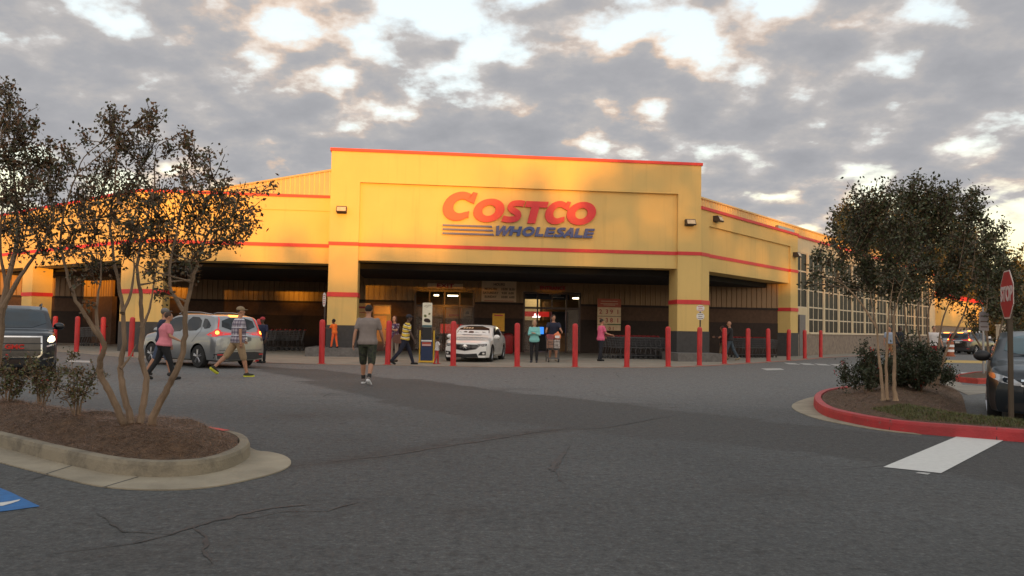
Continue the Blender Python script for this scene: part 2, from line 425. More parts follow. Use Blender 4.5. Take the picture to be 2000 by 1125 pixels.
# bitumen-filled cracks on the near asphalt
M_tar = mat('bitumen', (.026, .026, .026), .6, var=.3)
def crack(pxs, w0, seed, z=.004):
    rr = random.Random(seed); pts = [G(*p) for p in pxs]; mb = MB(); L = []; 
    for a, b_ in zip(pts, pts[1:]):
        n = max(2, int((b_ - a).length / .06))
        for k in range(n): L.append(a.lerp(b_, k / n))
    L.append(pts[-1]); vs = []; off = 0
    for i, p in enumerate(L):
        d = (L[min(i + 1, len(L) - 1)] - L[max(i - 1, 0)]).normalized(); nrm = Vector((-d.y, d.x, 0))
        off = off * .8 + rr.uniform(-.014, .014); ww = w0 * rr.uniform(.3, 1.2) * math.sin(math.pi * (i + .5) / len(L)) ** .4
        c = p + nrm * off
        vs += [tuple(c + nrm * ww), tuple(c - nrm * ww)]
    vs = [(x, y, z) for x, y, _ in vs]
    mb.add(vs, [(2 * i, 2 * i + 1, 2 * i + 3, 2 * i + 2) for i in range(len(L) - 1)])
    o = mb.build('crack_line', M_tar, fix=False); tag(o, kind='structure')
crack([(330, 1045), (375, 1030), (430, 1015), (480, 1003), (530, 992), (600, 985)], .034, 1)
crack([(375, 1030), (400, 1050), (395, 1075), (420, 1100)], .018, 2, .0045)
crack([(430, 1015), (500, 1010), (560, 1000), (640, 1000), (690, 985), (760, 972)], .008, 3, .005)
crack([(190, 1000), (240, 1040), (330, 1045), (250, 1062), (160, 1075), (80, 1085)], .010, 4, .0055)
crack([(650, 902), (760, 890), (850, 875), (960, 858), (1040, 845), (1100, 838)], .020, 5)
crack([(1115, 870), (1095, 895), (1085, 920), (1100, 945)], .012, 6)
crack([(1105, 885), (1085, 905), (1080, 921)], .045, 9, .005)
crack([(1100, 838), (1180, 836), (1260, 822), (1310, 812)], .016, 7, .0048)
crack([(560, 690), (700, 700), (900, 730), (1100, 745)], .012, 8)

# ------------------------------------------------------------------ the warehouse (local frame: u right along the entrance, v inwards)
BA = R(6.5); A0 = Vector((-8.1, 36.0, 0)); L = 16.95
bld = thing('warehouse_store', 'yellow stucco warehouse store with a tall entrance tower, red bands and open canopies', 'building', A0, BA)
BM = Matrix.Translation(A0) @ Matrix.Rotation(BA, 4, 'Z'); BI = BM.inverted()
def at_v(px, py, v):
    """local (u, z) where the line of sight meets the plane v"""
    o = BI @ Vector((0, 0, CAM_H)); d = BI.to_3x3() @ ray(px, py); k = (v - o.y) / d.y
    return o.x + d.x * k, o.z + d.z * k
def W(u, v, z=0): return BM @ Vector((u, v, z))
FR = Matrix.Translation((L, 0, 0)) @ Matrix.Rotation(R(45), 4, 'Z')       # right wing: t along, s inwards
UL = -8.5
FL = Matrix.Translation((UL, 1.3, 0)) @ Matrix.Rotation(R(-45), 4, 'Z')    # left wing: t runs negative
def part(name, m, boxes, F=None, smooth=False):
    mb = MB(); mb.M = F
    for bx in boxes: mb.box(*bx)
    return mb.build(name, m, bld, smooth)
# entrance tower
HT = 9.08
part('entrance_tower', M_wall, [(0, 1.28, 0, 1.3, .3, HT), (L - 1.1, L, 0, 1.3, .3, HT), (1.28, L - 1.1, 0, 1.3, 7.72, HT), (1.28, L - 1.1, .16, 1.3, 4.25, 7.72), (0.0, L, 1.3, 8.5, 4.8, HT - .05)])
part('tower_coping', M_red, [(-.06, L + .06, -.06, 1.4, HT, HT + .13), (-.06, .2, 1.4, 8.5, HT, HT + .13), (L - .2, L + .06, 1.4, 8.5, HT, HT + .13)])
part('tower_band', M_red, [(-.03, 1.283, -.03, .5, 4.88, 5.04), (1.283, L - 1.103, .13, .3, 4.88, 5.04), (L - 1.103, L + .01, -.03, .5, 4.88, 5.04)])
for u0, u1 in ((-.02, 1.30), (L - 1.12, L + .0)):
    part('pier_band', M_red, [(u0 - .01, u1 + .01, -.03, 1.33, 2.61, 2.81)])
    part('pier_base', M_base, [(u0 - .01, u1 + .01, -.025, 1.325, .25, 1.36)])
M_plinth = mat('plinth_concrete', (.15, .14, .13), .9, var=.25, bump=.2)
part('pier_plinth', M_plinth, [(-.75, 1.75, -1.1, 2.6, .021, .38)])
part('pier_plinth', M_plinth, [(L - 1.55, L + .55, -1.5, 2.4, .021, .38)])
# soffits, hung low in near black to stand in for canopy shade
BVv_ = 8.78
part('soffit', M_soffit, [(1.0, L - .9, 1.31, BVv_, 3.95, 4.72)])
# left canopy (parallel piece)
ZC = 4.15
part('left_canopy', M_wall, [(UL, 0, 1.3, 2.6, ZC, 6.55), (UL, 0, 1.26, 2.6, 6.55, 7.14), (UL, 0, 2.6, 14, 6.4, 6.9)])
part('canopy_coping', M_red, [(UL, -.0, 1.22, 2.6, 7.14, 7.27)])
part('canopy_band', M_red, [(UL, 0, 1.27, 1.4, 4.88, 5.04)])
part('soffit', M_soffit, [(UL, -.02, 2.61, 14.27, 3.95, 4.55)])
part('corner_column', M_wall, [(UL, UL + 1.15, 1.3, 2.4, .3, ZC)])
part('corner_column', M_wall, [(-1.4, 0, 0, 1.1, .3, ZC)], FL)
part('pier_band', M_red, [(UL - .0, UL + 1.18, 1.27, 2.43, 2.61, 2.81)])
part('pier_band', M_red, [(-1.43, .0, -.03, 1.13, 2.61, 2.81)], FL)
part('pier_base', M_base, [(UL + .0, UL + 1.175, 1.275, 2.425, .022, 1.36)])
part('pier_base', M_base, [(-1.425, 0, -.025, 1.125, .022, 1.36)], FL)
# left wing running away
part('left_wing', M_wall, [(-34, 0, 0, 1.2, ZC, 6.55), (-34, 0.02, -.04, 1.2, 6.55, 7.14)], FL)
part('canopy_coping', M_red, [(-34, .03, -.08, 1.25, 7.14, 7.27)], FL)
part('canopy_band', M_red, [(-34, .01, -.03, .1, 4.88, 5.04)], FL)
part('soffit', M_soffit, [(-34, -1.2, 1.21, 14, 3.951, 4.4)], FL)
for tt in (-7.4 - 3.6, -7.4 - 10.4, -7.4 - 17, -7.4 - 24):
    part('canopy_column', M_wall, [(tt - 1.3, tt, 0, 1.0, .3, ZC)], FL)
    part('pier_band', M_red, [(tt - 1.33, tt + .03, -.03, 1.03, 2.61, 2.81)], FL)
    part('pier_base', M_base, [(tt - 1.325, tt + .025, -.025, 1.025, .022, 1.36)], FL)
# right canopy
part('right_canopy', M_wall, [(0, 11.7, 0.10, 1.2, 4.22, 6.35), (0, .9, 0, 1.2, .3, 7.05), (.9, 11.7, 0, 1.2, 6.35, 7.05), (11.7, 12.9, 0, 1.2, .3, 7.05), (0, 12.9, 1.2, 6, 6.2, 6.6)], FR)
part('canopy_coping', M_red, [(0, 12.95, -.07, 1.2, 7.05, 7.19)], FR)
part('canopy_band', M_red, [(0.01, .903, -.03, .2, 4.88, 5.04), (.903, 11.697, .07, .2, 4.88, 5.04), (11.697, 12.93, -.03, .2, 4.88, 5.04)], FR)
part('pier_band', M_red, [(0.0, .93, -.03, 1.23, 2.61, 2.81)], FR); part('pier_band', M_red, [(11.67, 12.93, -.03, 1.23, 2.61, 2.81)], FR)
part('pier_base', M_base, [(0.0, .925, -.025, 1.225, .25, 1.36)], FR); part('pier_base', M_base, [(11.675, 12.925, -.025, 1.225, .022, 1.36)], FR)
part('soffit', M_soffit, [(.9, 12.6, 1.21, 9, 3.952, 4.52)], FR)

def ribbed(name, m, x0, x1, y, z0, z1, F=None, pitch=.30, depth=.04, rib=.05, face=-1):
    """standing-seam sheet in the plane y, outer side towards -y"""
    pts = []; x = x0
    while x < x1 - 1e-6:
        e = min((math.floor((x + 1e-4) / pitch) + 1) * pitch, x1)
        pts += [(x, y), (x + rib * .4, y + face * depth), (x + rib, y + face * depth), (x + rib * 1.4, y)] if e - x > rib * 2 else [(x, y)]
        x = e
    pts.append((x1, y)); mb = MB(); mb.M = F
    vs = [(a, b, z0) for a, b in pts] + [(a, b, z1) for a, b in pts]; n = len(pts)
    mb.add(vs, [(i, i + 1, n + i + 1, n + i) for i in range(n - 1)])
    mb.box(x0, x1, y + .01, y + .15, z0, z1)
    return mb.build(name, m, bld, fix=False)
# metal parapets: right (flush behind the coping) and the high left one
ribbed('metal_parapet', M_ribyel, 0.3, 52, .5, 7.0, 7.72, FR, face=-1)
part('parapet_cap', M_ribyel, [(0.3, 52, .42, .7, 7.72, 7.80)], FR)
F2 = Matrix.Translation((1.4, 7.2, 0)) @ Matrix.Rotation(R(-45), 4, 'Z')
ribbed('metal_parapet', M_ribyel, -30, 0, 0, 6.9, 9.95, F2, pitch=.45)
part('parapet_cap', M_ribyel, [(-30, 0, -.07, .3, 9.95, 10.05)], F2)
part('main_roof', M_soffit, [(-30, 0, .3, 22, 6.95, 7.1)], F2)
# back wall under the entrance canopy, with two doorways
BVv = 8.8
ex = [at_v(808, 640, BVv)[0], at_v(926, 640, BVv)[0]]; en = [at_v(1021, 640, BVv)[0], at_v(1134, 640, BVv)[0]]
DH = 3.42; RB = L + 8.6
for a, b_ in ((-.6, ex[0]), (ex[1], en[0]), (en[1], RB)):
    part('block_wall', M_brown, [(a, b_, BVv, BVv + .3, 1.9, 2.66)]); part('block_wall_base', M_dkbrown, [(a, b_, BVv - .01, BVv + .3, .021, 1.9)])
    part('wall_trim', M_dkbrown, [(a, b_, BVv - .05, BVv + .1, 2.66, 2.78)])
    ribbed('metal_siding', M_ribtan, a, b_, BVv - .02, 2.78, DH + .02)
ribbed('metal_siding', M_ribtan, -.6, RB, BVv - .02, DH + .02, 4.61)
# left recess: deeper wall, and its return
BL = 14.3
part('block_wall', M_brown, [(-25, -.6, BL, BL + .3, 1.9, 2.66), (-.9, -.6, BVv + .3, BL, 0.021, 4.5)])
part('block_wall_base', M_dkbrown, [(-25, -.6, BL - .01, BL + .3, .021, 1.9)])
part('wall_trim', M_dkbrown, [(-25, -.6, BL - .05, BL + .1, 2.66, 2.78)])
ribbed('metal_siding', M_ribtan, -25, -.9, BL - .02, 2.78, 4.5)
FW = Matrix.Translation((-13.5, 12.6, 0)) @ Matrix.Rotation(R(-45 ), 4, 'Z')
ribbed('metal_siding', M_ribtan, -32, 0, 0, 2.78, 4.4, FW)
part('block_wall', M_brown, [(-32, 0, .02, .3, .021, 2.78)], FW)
# doorways: frames and glass
mg = mat('clear_glass', (.5, .45, .4), .03, var=0); mg.node_tree.nodes['Principled BSDF'].inputs['Alpha'].default_value = .22
def doorway(u0, u1, leaves, open_mid):
    f = MB()
    f.box(u0, u0 + .10, BVv - .03, BVv + .15, .021, DH); f.box(u1 - .10, u1, BVv - .03, BVv + .15, .021, DH)
    f.box(u0 + .1, u1 - .1, BVv - .03, BVv + .15, DH - .12, DH); f.box(u0 + .1, u1 - .1, BVv - .02, BVv + .14, 2.45, 2.57)
    n = leaves
    for i in range(1, n):
        x = u0 + (u1 - u0) * i / n
        if open_mid and i == n // 2: f.box(x - .03, x + .03, BVv, BVv + .12, 2.57, DH - .12); continue
        f.box(x - .04, x + .04, BVv, BVv + .12, .021, DH - .12)
    fo = f.build('door_frame', M_frame, bld)
    g = MB()
    for i in range(n):
        a = u0 + (u1 - u0) * i / n + .08; c = u0 + (u1 - u0) * (i + 1) / n - .08
        if not (open_mid and i in (n // 2 - 1, n // 2)): g = MB(); g.box(a, c, BVv + .05, BVv + .06, .1, 2.44); g.build('door_glass', mg, bld)
    return fo, g
mg = mat('clear_glass', (.5, .45, .4), .03, var=0); b = mg.node_tree.nodes['Principled BSDF']; b.inputs['Alpha'].default_value = .22
doorway(ex[0], ex[1], 4, False); doorway(en[0], en[1], 4, True)
# interior of the store seen through the doors
M_inwall = mat('interior_wall', (.35, .24, .13), .8, var=.1); M_infl = mat('interior_floor', (.25, .19, .13), .5)
part('interior', M_inwall, [(2, L + 2, 22, 22.2, 0, 4.6), (2, 2.2, BVv + .4, 22, 0, 4.6), (L + 2, L + 2.2, BVv + .4, 22, 0, 4.6)])
part('interior_ceiling', M_soffit, [(2.2, L + 2, BVv + .31, 22, 4.6, 4.7)])
part('interior_floor', M_infl, [(2.2, L + 2, BVv + .3, 22, .022, .03)])
M_lamp = mat('lamp_glow', (.9, .9, .8), .5, emit=(1, .82, .5), es=5.5)
for i, (u, v, wd) in enumerate([(5, 11, .5), (8.2, 14, .9), (9.6, 13, .5), (11.2, 16, 1.2), (6.2, 17, 1.2), (13.4, 12, .6), (12.0, 19, 1.4), (14.8, 15, .9), (10.2, 18.5, 1.2)]):
    part('ceiling_lamp', M_lamp, [(u - wd * .28, u + wd * .28, v - .08, v + .08, 1.42 + 58 * (36.5 + v) / 1600, 1.50 + 58 * (36.5 + v) / 1600)])

# right main wall with tall window bays
TW0, TW1 = 12.95, 51.0
def bayz(t0, t1, ztop, zbot, rows, cols=3):
    """a window part: frame, glass and mullions in the right wall frame"""
    fr = MB(); fr.M = FR; fr.box(t0, t1, .22, .30, zbot - .08, zbot); fr.box(t0, t1, .22, .30, ztop, ztop + .06)
    for c_ in range(cols + 1):
        x = t0 + (t1 - t0) * c_ / cols; fr.box(x - .035, x + .035, .235, .31, zbot, ztop)
    for z in rows: fr.box(t0 + .035, t1 - .035, .24, .30, z - .04, z + .04)
    o = fr.build('window', M_winframe, bld)
    g_ = MB(); g_.M = FR; g_.box(t0 + .02, t1 - .02, .258, .29, zbot, ztop)
    g_.build('pane', M_glass, o)
rows5 = [5.08, 3.98, 2.95, 2.2]
wall = [(TW0, TW1, .2, .6, 6.21, 7.05), (TW0, TW0 + .12, .2, .6, 1.3, 6.21)]
bays = [(TW0 + .12, TW0 + 2.2)]; x = TW0 + 2.5
while x < TW1 - 3.2: bays.append((x, x + 2.75)); wall.append((x - .3, x, .19, .6, 1.3, 6.21)); x += 3.05
wall.append((x - .3, TW1, .2, .6, 1.3, 6.21))
for i, (a, c_) in enumerate(bays):
    if i == 0: bayz(a, c_, 6.15, 2.95, [5.08, 3.98], 2); wall.append((a, c_, .2, .6, 1.3, 2.87))
    else: bayz(a, c_, 6.15, 1.42, rows5, 3); wall.append((a, c_, .2, .6, 1.3, 1.34))
part('main_wall', M_wall2, wall, FR)
part('canopy_coping', M_red, [(12.95, TW1, .14, .6, 7.05, 7.19)], FR)
part('stone_base', M_stone, [(TW0, TW1, .10, .6, .021, 1.3)], FR)
part('stone_cap', M_winframe, [(TW0 + 2.4, TW1, .05, .2, 1.3, 1.37)], FR)
part('service_door', mat('grey_door', (.13, .12, .13), .5), [(TW0 + .5, TW0 + 1.5, .07, .15, .03, 2.45)], FR)
part('roof_unit', M_steel, [(10.6, 13.2, .3, 1.4, 7.19, 7.48)], FR)
# lower annex beyond
part('annex_wall', M_wall, [(TW1, 130, -.3, .6, 2.3, 5.0)], FR)
part('annex_base', M_stone, [(TW1, 130, -.2, .6, .021, 2.3)], FR)
part('canopy_coping', M_red, [(TW1 - .02, 130, -.36, .6, 5.0, 5.45)], FR)
part('main_roof', M_soffit, [(.5, 52, .7, 20, 6.7, 6.9)], FR)
part('annex_roof', M_soffit, [(52, 130, .6, 20, 4.8, 4.9)], FR)

# ------------------------------------------------------------------ store lettering
sgn = thing('store_sign', 'large red and blue lettering with three blue stripes on the entrance tower', 'sign', W(0, 0, 0), BA)
ZS = .0089 * 1.0
def su(xz, yz):
    """zoomed-picture letter coordinates to tower u, z (lettering drawn straight)"""
    px = 640 + xz * .3912; u, z = at_v(px, 260 + yz * .3912, .16); return u
U0 = at_v(640 + 572 * .3912, 260 + 434 * .3912, .16); U1 = at_v(640 + 1335 * .3912, 260 + 434 * .3912, .16)
ku = (U1[0] - U0[0]) / 763.0; zb0 = U0[1]
kz = 36.9 / 1600 * .3912
M_letr = mat('letter_red', (.62, .015, .03), .45, var=.03); M_letb = mat('letter_blue', (.035, .07, .22), .45, var=.05)
mbr = MB(); mbb = MB(); lay = [0]
def put(mb, poly, x0, base, sh=.24):
    lay[0] += 1
    pl = [(U0[0] + (x0 - 572 + a + sh * b_) * ku, zb0 - (base - 434) * kz + b_ * kz) for a, b_ in poly]
    e = .0015 * (lay[0] % 7)
    mb.prism(pl, 0.02, .11 + e, f=lambda a, b_, h: (a, .16 - h, b_))
def strip(cl, wd):
    lft = []; rgt = []
    for i, p in enumerate(cl):
        a = cl[max(i - 1, 0)]; b_ = cl[min(i + 1, len(cl) - 1)]; d = Vector((b_[0] - a[0], b_[1] - a[1])).normalized()
        ww = wd[i] / 2; lft.append((p[0] - d.y * ww, p[1] + d.x * ww)); rgt.append((p[0] + d.y * ww, p[1] - d.x * ww))
    return lft, rgt
def ribbon(mb, cl, wd, x0, base, sh=.24):
    l, r = strip(cl, wd); lay[0] += 1; e = .0015 * (lay[0] % 7); n = len(l)
    pos = lambda a, b_: (U0[0] + (x0 - 572 + a + sh * b_) * ku, zb0 - (base - 434) * kz + b_ * kz)
    vs = []
    for h in (.02, .11 + e):
        for q in l + r: a, b_ = pos(*q); vs.append((a, .16 - h, b_))
    fs = []
    for i in range(n - 1):
        fs += [(i, i + 1, n + i + 1, n + i), (2 * n + i, 3 * n + i, 3 * n + i + 1, 2 * n + i + 1), (i, 2 * n + i, 2 * n + i + 1, i + 1), (n + i, n + i + 1, 3 * n + i + 1, 3 * n + i)]
    fs += [(0, n, 3 * n, 2 * n), (n - 1, 3 * n - 1, 4 * n - 1, 2 * n - 1)]
    mb.add(vs, fs)
def ell_pts(cx, cy, rx, ry, a0, a1, n=40):
    return [(cx + rx * math.cos(R(a0 + (a1 - a0) * i / n)), cy + ry * math.sin(R(a0 + (a1 - a0) * i / n))) for i in range(n + 1)]
def letter_O(x0, wdt, h, base):
    cx, cy = wdt / 2, h / 2; n = 48
    o_ = ell_pts(cx, cy, wdt / 2, h / 2 + 2, 0, 360, n)[:-1]; i_ = ell_pts(cx, cy, wdt * .21, h * .24, 0, 360, n)[:-1]
    pos = lambda a, b_: (U0[0] + (x0 - 572 + a + .24 * b_ - .12 * h) * ku, zb0 - (base - 434) * kz + b_ * kz)
    vs = []
    for h_ in (.02, .115):
        for q in o_ + i_: a, b_ = pos(*q); vs.append((a, .16 - h_, b_))
    fs = []
    for i in range(n):
        j = (i + 1) % n
        fs += [(i, j, n + j, n + i), (2 * n + i, 3 * n + i, 3 * n + j, 2 * n + j), (i, 2 * n + i, 2 * n + j, j), (n + i, n + j, 3 * n + j, 3 * n + i)]
    mbr.add(vs, fs)
def letter_C(x0, wdt, h, base, hole=.46):
    cx, cy = wdt * .53, h / 2
    a0, a1 = 38, 318; n = 40
    o_ = ell_pts(cx, cy, wdt * .53, h / 2 + 2, a0, a1, n); i_ = ell_pts(cx + wdt * .06, cy, wdt * .53 * hole, h * .5 * .50, a0 + 8, a1 - 10, n)
    # terminals drawn out to the right like heavy serifs
    o_[0] = (wdt * 1.02, h * .98); o_[1] = (wdt * .86, h * 1.015); i_[0] = (wdt * .99, h * .60)
    o_[-1] = (wdt * .93, h * .10)
    i_[-1] = (wdt * .90, h * .34)
    pos = lambda a, b_: (U0[0] + (x0 - 572 + a + .24 * b_ - .12 * h) * ku, zb0 - (base - 434) * kz + b_ * kz)
    vs = []
    for h_ in (.02, .118):
        for q in o_ + i_: a, b_ = pos(*q); vs.append((a, .16 - h_, b_))
    fs = []; m_ = n + 1
    for i in range(n):
        fs += [(i, i + 1, m_ + i + 1, m_ + i), (2 * m_ + i, 3 * m_ + i, 3 * m_ + i + 1, 2 * m_ + i + 1), (i, 2 * m_ + i, 2 * m_ + i + 1, i + 1), (m_ + i, m_ + i + 1, 3 * m_ + i + 1, 3 * m_ + i)]
    fs += [(0, m_, 3 * m_, 2 * m_), (m_ - 1, 3 * m_ - 1, 4 * m_ - 1, 2 * m_ - 1)]
    mbr.add(vs, fs)
letter_C(574, 150, 143, 434)
letter_O(724, 152, 116, 437)
# S
H_ = 113
Sp = [(104, 96), (88, 99), (70, 99), (48, 95), (38, 82), (44, 68), (62, 58), (78, 48), (84, 34), (74, 21), (54, 16), (34, 15), (8, 20)]
def dens_(p, n=3):
    q = []
    for i in range(len(p) - 1):
        p0 = p[max(i - 1, 0)]; p1 = p[i]; p2 = p[i + 1]; p3 = p[min(i + 2, len(p) - 1)]
        for k in range(n):
            s_ = k / n
            q.append(tuple(.5 * ((2 * p1[c]) + (-p0[c] + p2[c]) * s_ + (2 * p0[c] - 5 * p1[c] + 4 * p2[c] - p3[c]) * s_ ** 2 + (-p0[c] + 3 * p1[c] - 3 * p2[c] + p3[c]) * s_ ** 3) for c in (0, 1)))
    q.append(p[-1]); return q
sp_ = dens_(Sp); ribbon(mbr, sp_, [31] * len(sp_), 856, 437, .16)
# T
put(mbr, [(0, 82), (0, 113), (112, 113), (112, 82)], 958, 438); put(mbr, [(36, 0), (36, 90), (76, 90), (76, 0)], 955, 438)
letter_C(1082, 112, 116, 437, .44)
letter_O(1190, 146, 116, 437)
# WHOLESALE in straight heavy strokes
def st(x0, a, b_, wd): ribbon(mbb, [a, b_], [wd, wd], x0, 503, .28)
hw = 48; g_ = 13
def bar(x0, xa, xb, ya, yb): put(mbb, [(xa, ya), (xb, ya), (xb, yb), (xa, yb)], x0, 503, .28)
X = 826
for a, b_ in (((6, hw), (18, 0)), ((18, 0), (38, hw)), ((38, hw), (50, 0)), ((50, 0), (72, hw))): st(X, a, b_, 14)
X = 900; bar(X, 0, 16, 0, hw); bar(X, 38, 54, 0, hw); bar(X, 14, 40, 18, 31)
X = 960
pO = ell_pts(32, 24, 23, 18, 0, 360, 26); ribbon(mbb, pO, [15] * len(pO), X, 503, .28)
X = 1028; bar(X, 0, 16, 0, hw); bar(X, 15, 42, 0, 13)
X = 1076; bar(X, 0, 16, 0, hw); [bar(X, 15, 46, y, y + 11.5) for y in (0, 18, 36.5)]
X = 1126
s2 = dens_([(a * .50, b_ * .43) for a, b_ in Sp]); ribbon(mbb, s2, [13.5] * len(s2), X - 2, 503, .2)
X = 1172; st(X, (3, 0), (30, hw), 15); st(X, (30, hw), (44, 0), 16); bar(X, 14, 40, 9, 19)
X = 1226; bar(X, 0, 16, 0, hw); bar(X, 15, 42, 0, 13)
X = 1272; bar(X, 0, 16, 0, hw); [bar(X, 15, 47, y, y + 11.5) for y in (0, 18, 36.5)]
mbr.build('red_lettering', M_letr, sgn); mbb.build('blue_lettering', M_letb, sgn)
for y0, y1, xe in ((455.5, 464, 816), (475.5, 484, 821), (496, 505, 826)):
    mb = MB(); q = [(0, y1), (xe - 574 + 2, y1), (xe - 574 - 1, y0), (0, y0)]
    mb.prism([(U0[0] + (2 + a) * ku, zb0 - (b_ - 434) * kz) for a, b_ in q], .02, .10, f=lambda a, b_, h: (a, .16 - h, b_))
    mb.build('blue_stripe', M_letb, sgn)

# ------------------------------------------------------------------ wall lamps
def wall_lamp(u, z, label, F=Matrix(), rz=0, v=0):
    p = BM @ F @ Vector((u, v, z)); o = thing('wall_lamp', label, 'lamp', p, BA + rz, 'floodlights on the walls')
    m_ = MB(); m_.box(-.22, .22, -.05, -.002, -.14, .14); m_.prism([(-.05, -.12), (-.34, -.16), (-.38, -.10), (-.24, .14), (-.05, .14)], -.22, .22, f=lambda a, b_, h: (h, a, b_))
    m_.build('housing', mat('lamp_housing', (.05, .035, .025), .5), o)
    q = MB(); q.add([(-.19, -.375, -.09), (.19, -.375, -.09), (.19, -.275, .10), (-.19, -.275, .10)], [(0, 1, 2, 3)]); q.build('lens', mat('lamp_lens', (.55, .45, .3), .15), o)
a = at_v(668, 410, 0); wall_lamp(a[0], a[1], 'sunlit floodlight on the left pier of the entrance tower')
a = at_v(1346, 435, 0); wall_lamp(a[0], a[1], 'shaded floodlight on the right pier of the entrance tower')
wall_lamp(1.5, 6.75, 'small cream light fitting high beside the entrance tower, right canopy', FR, R(45))
wall_lamp(12.3, 5.9, 'dark floodlight at the far end of the right canopy', FR, R(45))

# ------------------------------------------------------------------ signs
def board(name, label, u0, u1, z0, z1, v, m, cat='sign', th=.03):
    uc = (u0 + u1) / 2; o = thing(name, label, cat, W(uc, v, z0), BA)
    mb = MB(); wd = (u1 - u0) / 2; mb.box(-wd, wd, -th, 0, 0, z1 - z0); mb.build('board', m, o); return o, wd, z1 - z0
M_board = mat('tan_board', (.62, .43, .26), .6, var=.06)
M_txtred = mat('text_red', (.38, .02, .02), .5); M_txtdk = mat('text_dark', (.09, .05, .035), .6); M_txtw = mat('text_white', (.7, .7, .68), .5)
RX = (R(90), 0, 0)
vb = BVv - .10
u0, z1 = at_v(835, 553, vb); u1, z0 = at_v(904, 564, vb)
o, wd, h = board('exit_sign', 'pale strip sign with red EXIT lettering over the left doorway', u0, u1, z0, z1, vb, M_board); text('lettering', 'EXIT', h * 1.15, M_txtred, o, (0, -.04, h / 2), RX, bold=.01, sx=1.5)
u0, z1 = at_v(1046, 558, vb); u1, z0 = at_v(1112, 568, vb)
o, wd, h = board('entrance_sign', 'strip sign with red ENTRANCE lettering over the right doorway', u0, u1, z0, z1, vb, mat('dim_board', (.30, .18, .10), .7)); text('lettering', 'ENTRANCE', h * 1.1, M_txtred, o, (0, -.04, h / 2), RX, bold=.012, sx=1.05)
u0, z1 = at_v(941, 545, vb); u1, z0 = at_v(1008, 590, vb)
o, wd, h = board('opening_hours_sign', 'tan board of opening hours on the wall between the two doorways', u0, u1, z0, z1, vb, M_board)
text('lettering', 'HOURS', .19, M_txtdk, o, (0, -.04, h * .77), RX, bold=.006)
for i, (a, c_) in enumerate((('MON-FRI', '10:00  8:30'), ('SATURDAY', '9:30  6:00'), ('SUNDAY', '10:00  6:00'))):
    text('lettering', a, .17, M_txtdk, o, (-wd * .48, -.04, h * (.56 - .175 * i)), RX, bold=.005); text('lettering', c_, .17, M_txtdk, o, (wd * .5, -.04, h * (.56 - .175 * i)), RX, bold=.005)
mb = MB(); mb.box(-wd * .85, wd * .85, -.035, -.03, .03, .06); mb.build('underline', M_txtred, o)
# price board
vp = BVv - .5
u0, z1 = at_v(1167, 583, vp); u1, z0 = at_v(1212, 646, vp)
o, wd, h = board('price_board', 'tall price board with red header and red digits on the wall right of the entrance', u0, u1, z0, z1, vp, mat('cream_board', (.68, .50, .30), .6))
mb = MB(); mb.box(-wd, wd, -.045, -.031, h * .73, h); mb.build('header', mat('header_red', (.40, .09, .05), .6), o)
mb = MB()
for zz, ww in ((.92, .7), (.84, .75), (.80, .5)): mb.box(-wd * ww, wd * ww, -.05, -.046, h * zz - .012, h * zz + .015)
mb.build('fine_print', M_board, o)
for s_, zz in (('2  3 9  1', .585), ('2  3 8  1', .315), ('2  0 1', .06)): text('price_digits', s_, .34 if zz > .1 else .26, M_txtred, o, (0, -.04, h * zz), RX, bold=.004)
mb = MB(); mb.box(-wd, wd, -.04, -.031, h * .44, h * .455); mb.box(-wd, wd, -.04, -.031, h * .175, h * .19); mb.build('divider', M_txtdk, o)
mb = MB(); mb.box(-.1, wd, -.042, -.041, h * .19, h * .21); mb.build('green_rule', mat('green', (.03, .15, .03), .5), o)
# glossy yellow notice between doors
u0, z1 = at_v(962, 612, 5.2); u1, z0 = at_v(985, 647, 5.2)
o, wd, h = board('notice_board', 'glossy yellow notice board on a stand behind the white sedan', u0, u1, z0, z1, 5.2, mat('glossy_yellow', (.62, .33, .05), .08, coat=1))
mb = MB(); mb.box(-wd * .7, wd * .7, -.036, -.031, h * .86, h * .93); mb.box(-wd * .5, wd * .5, -.036, -.031, h * .2, h * .22); mb.box(-wd * .45, wd * .45, -.036, -.031, h * .1, h * .13); mb.build('fine_print', M_txtred, o)
mb = MB(); mb.tube([(-wd * .8, .02, -z0 + .03), (-wd * .8, .02, h * .6)], .015); mb.tube([(wd * .8, .02, -z0 + .03), (wd * .8, .02, h * .6)], .015); mb.box(-wd, wd, -.2, .25, -z0 + .02, -z0 + .05); mb.build('stand', M_black, o)
# posters behind the exit glass
M_post = mat('poster_orange', (.55, .27, .09), .6, var=.15)
for px0, px1, py0, py1, lab, c_ in ((870, 904, 595, 622, 'orange poster with red script hung behind the exit glass', M_post), (906, 919, 604, 617, 'small pale poster with a dark picture behind the exit glass', M_board)):
    vv = BVv + 1.2; u0, z1 = at_v(px0, py0, vv); u1, z0 = at_v(px1, py1, vv)
    o, wd, h = board('poster', lab, u0, u1, z0, z1, vv, c_, 'poster')
    mb = MB()
    if wd > .4:
        for k in range(4): mb.box(-wd * .7, wd * (.3 + .12 * (k % 3)), -.036, -.031, h * (.6 + .08 * k), h * (.63 + .08 * k))
        mb.box(-wd * .6, wd * .5, -.036, -.031, h * .15, h * .3)
    else: mb.prism([(-wd * .6, h * .3), (wd * .5, h * .25), (wd * .6, h * .6), (0, h * .75), (-wd * .4, h * .6)], .031, .036, f=lambda a, b_, hh: (a, -hh, b_))
    mb.build('print', M_txtdk if wd < .4 else M_txtred, o)
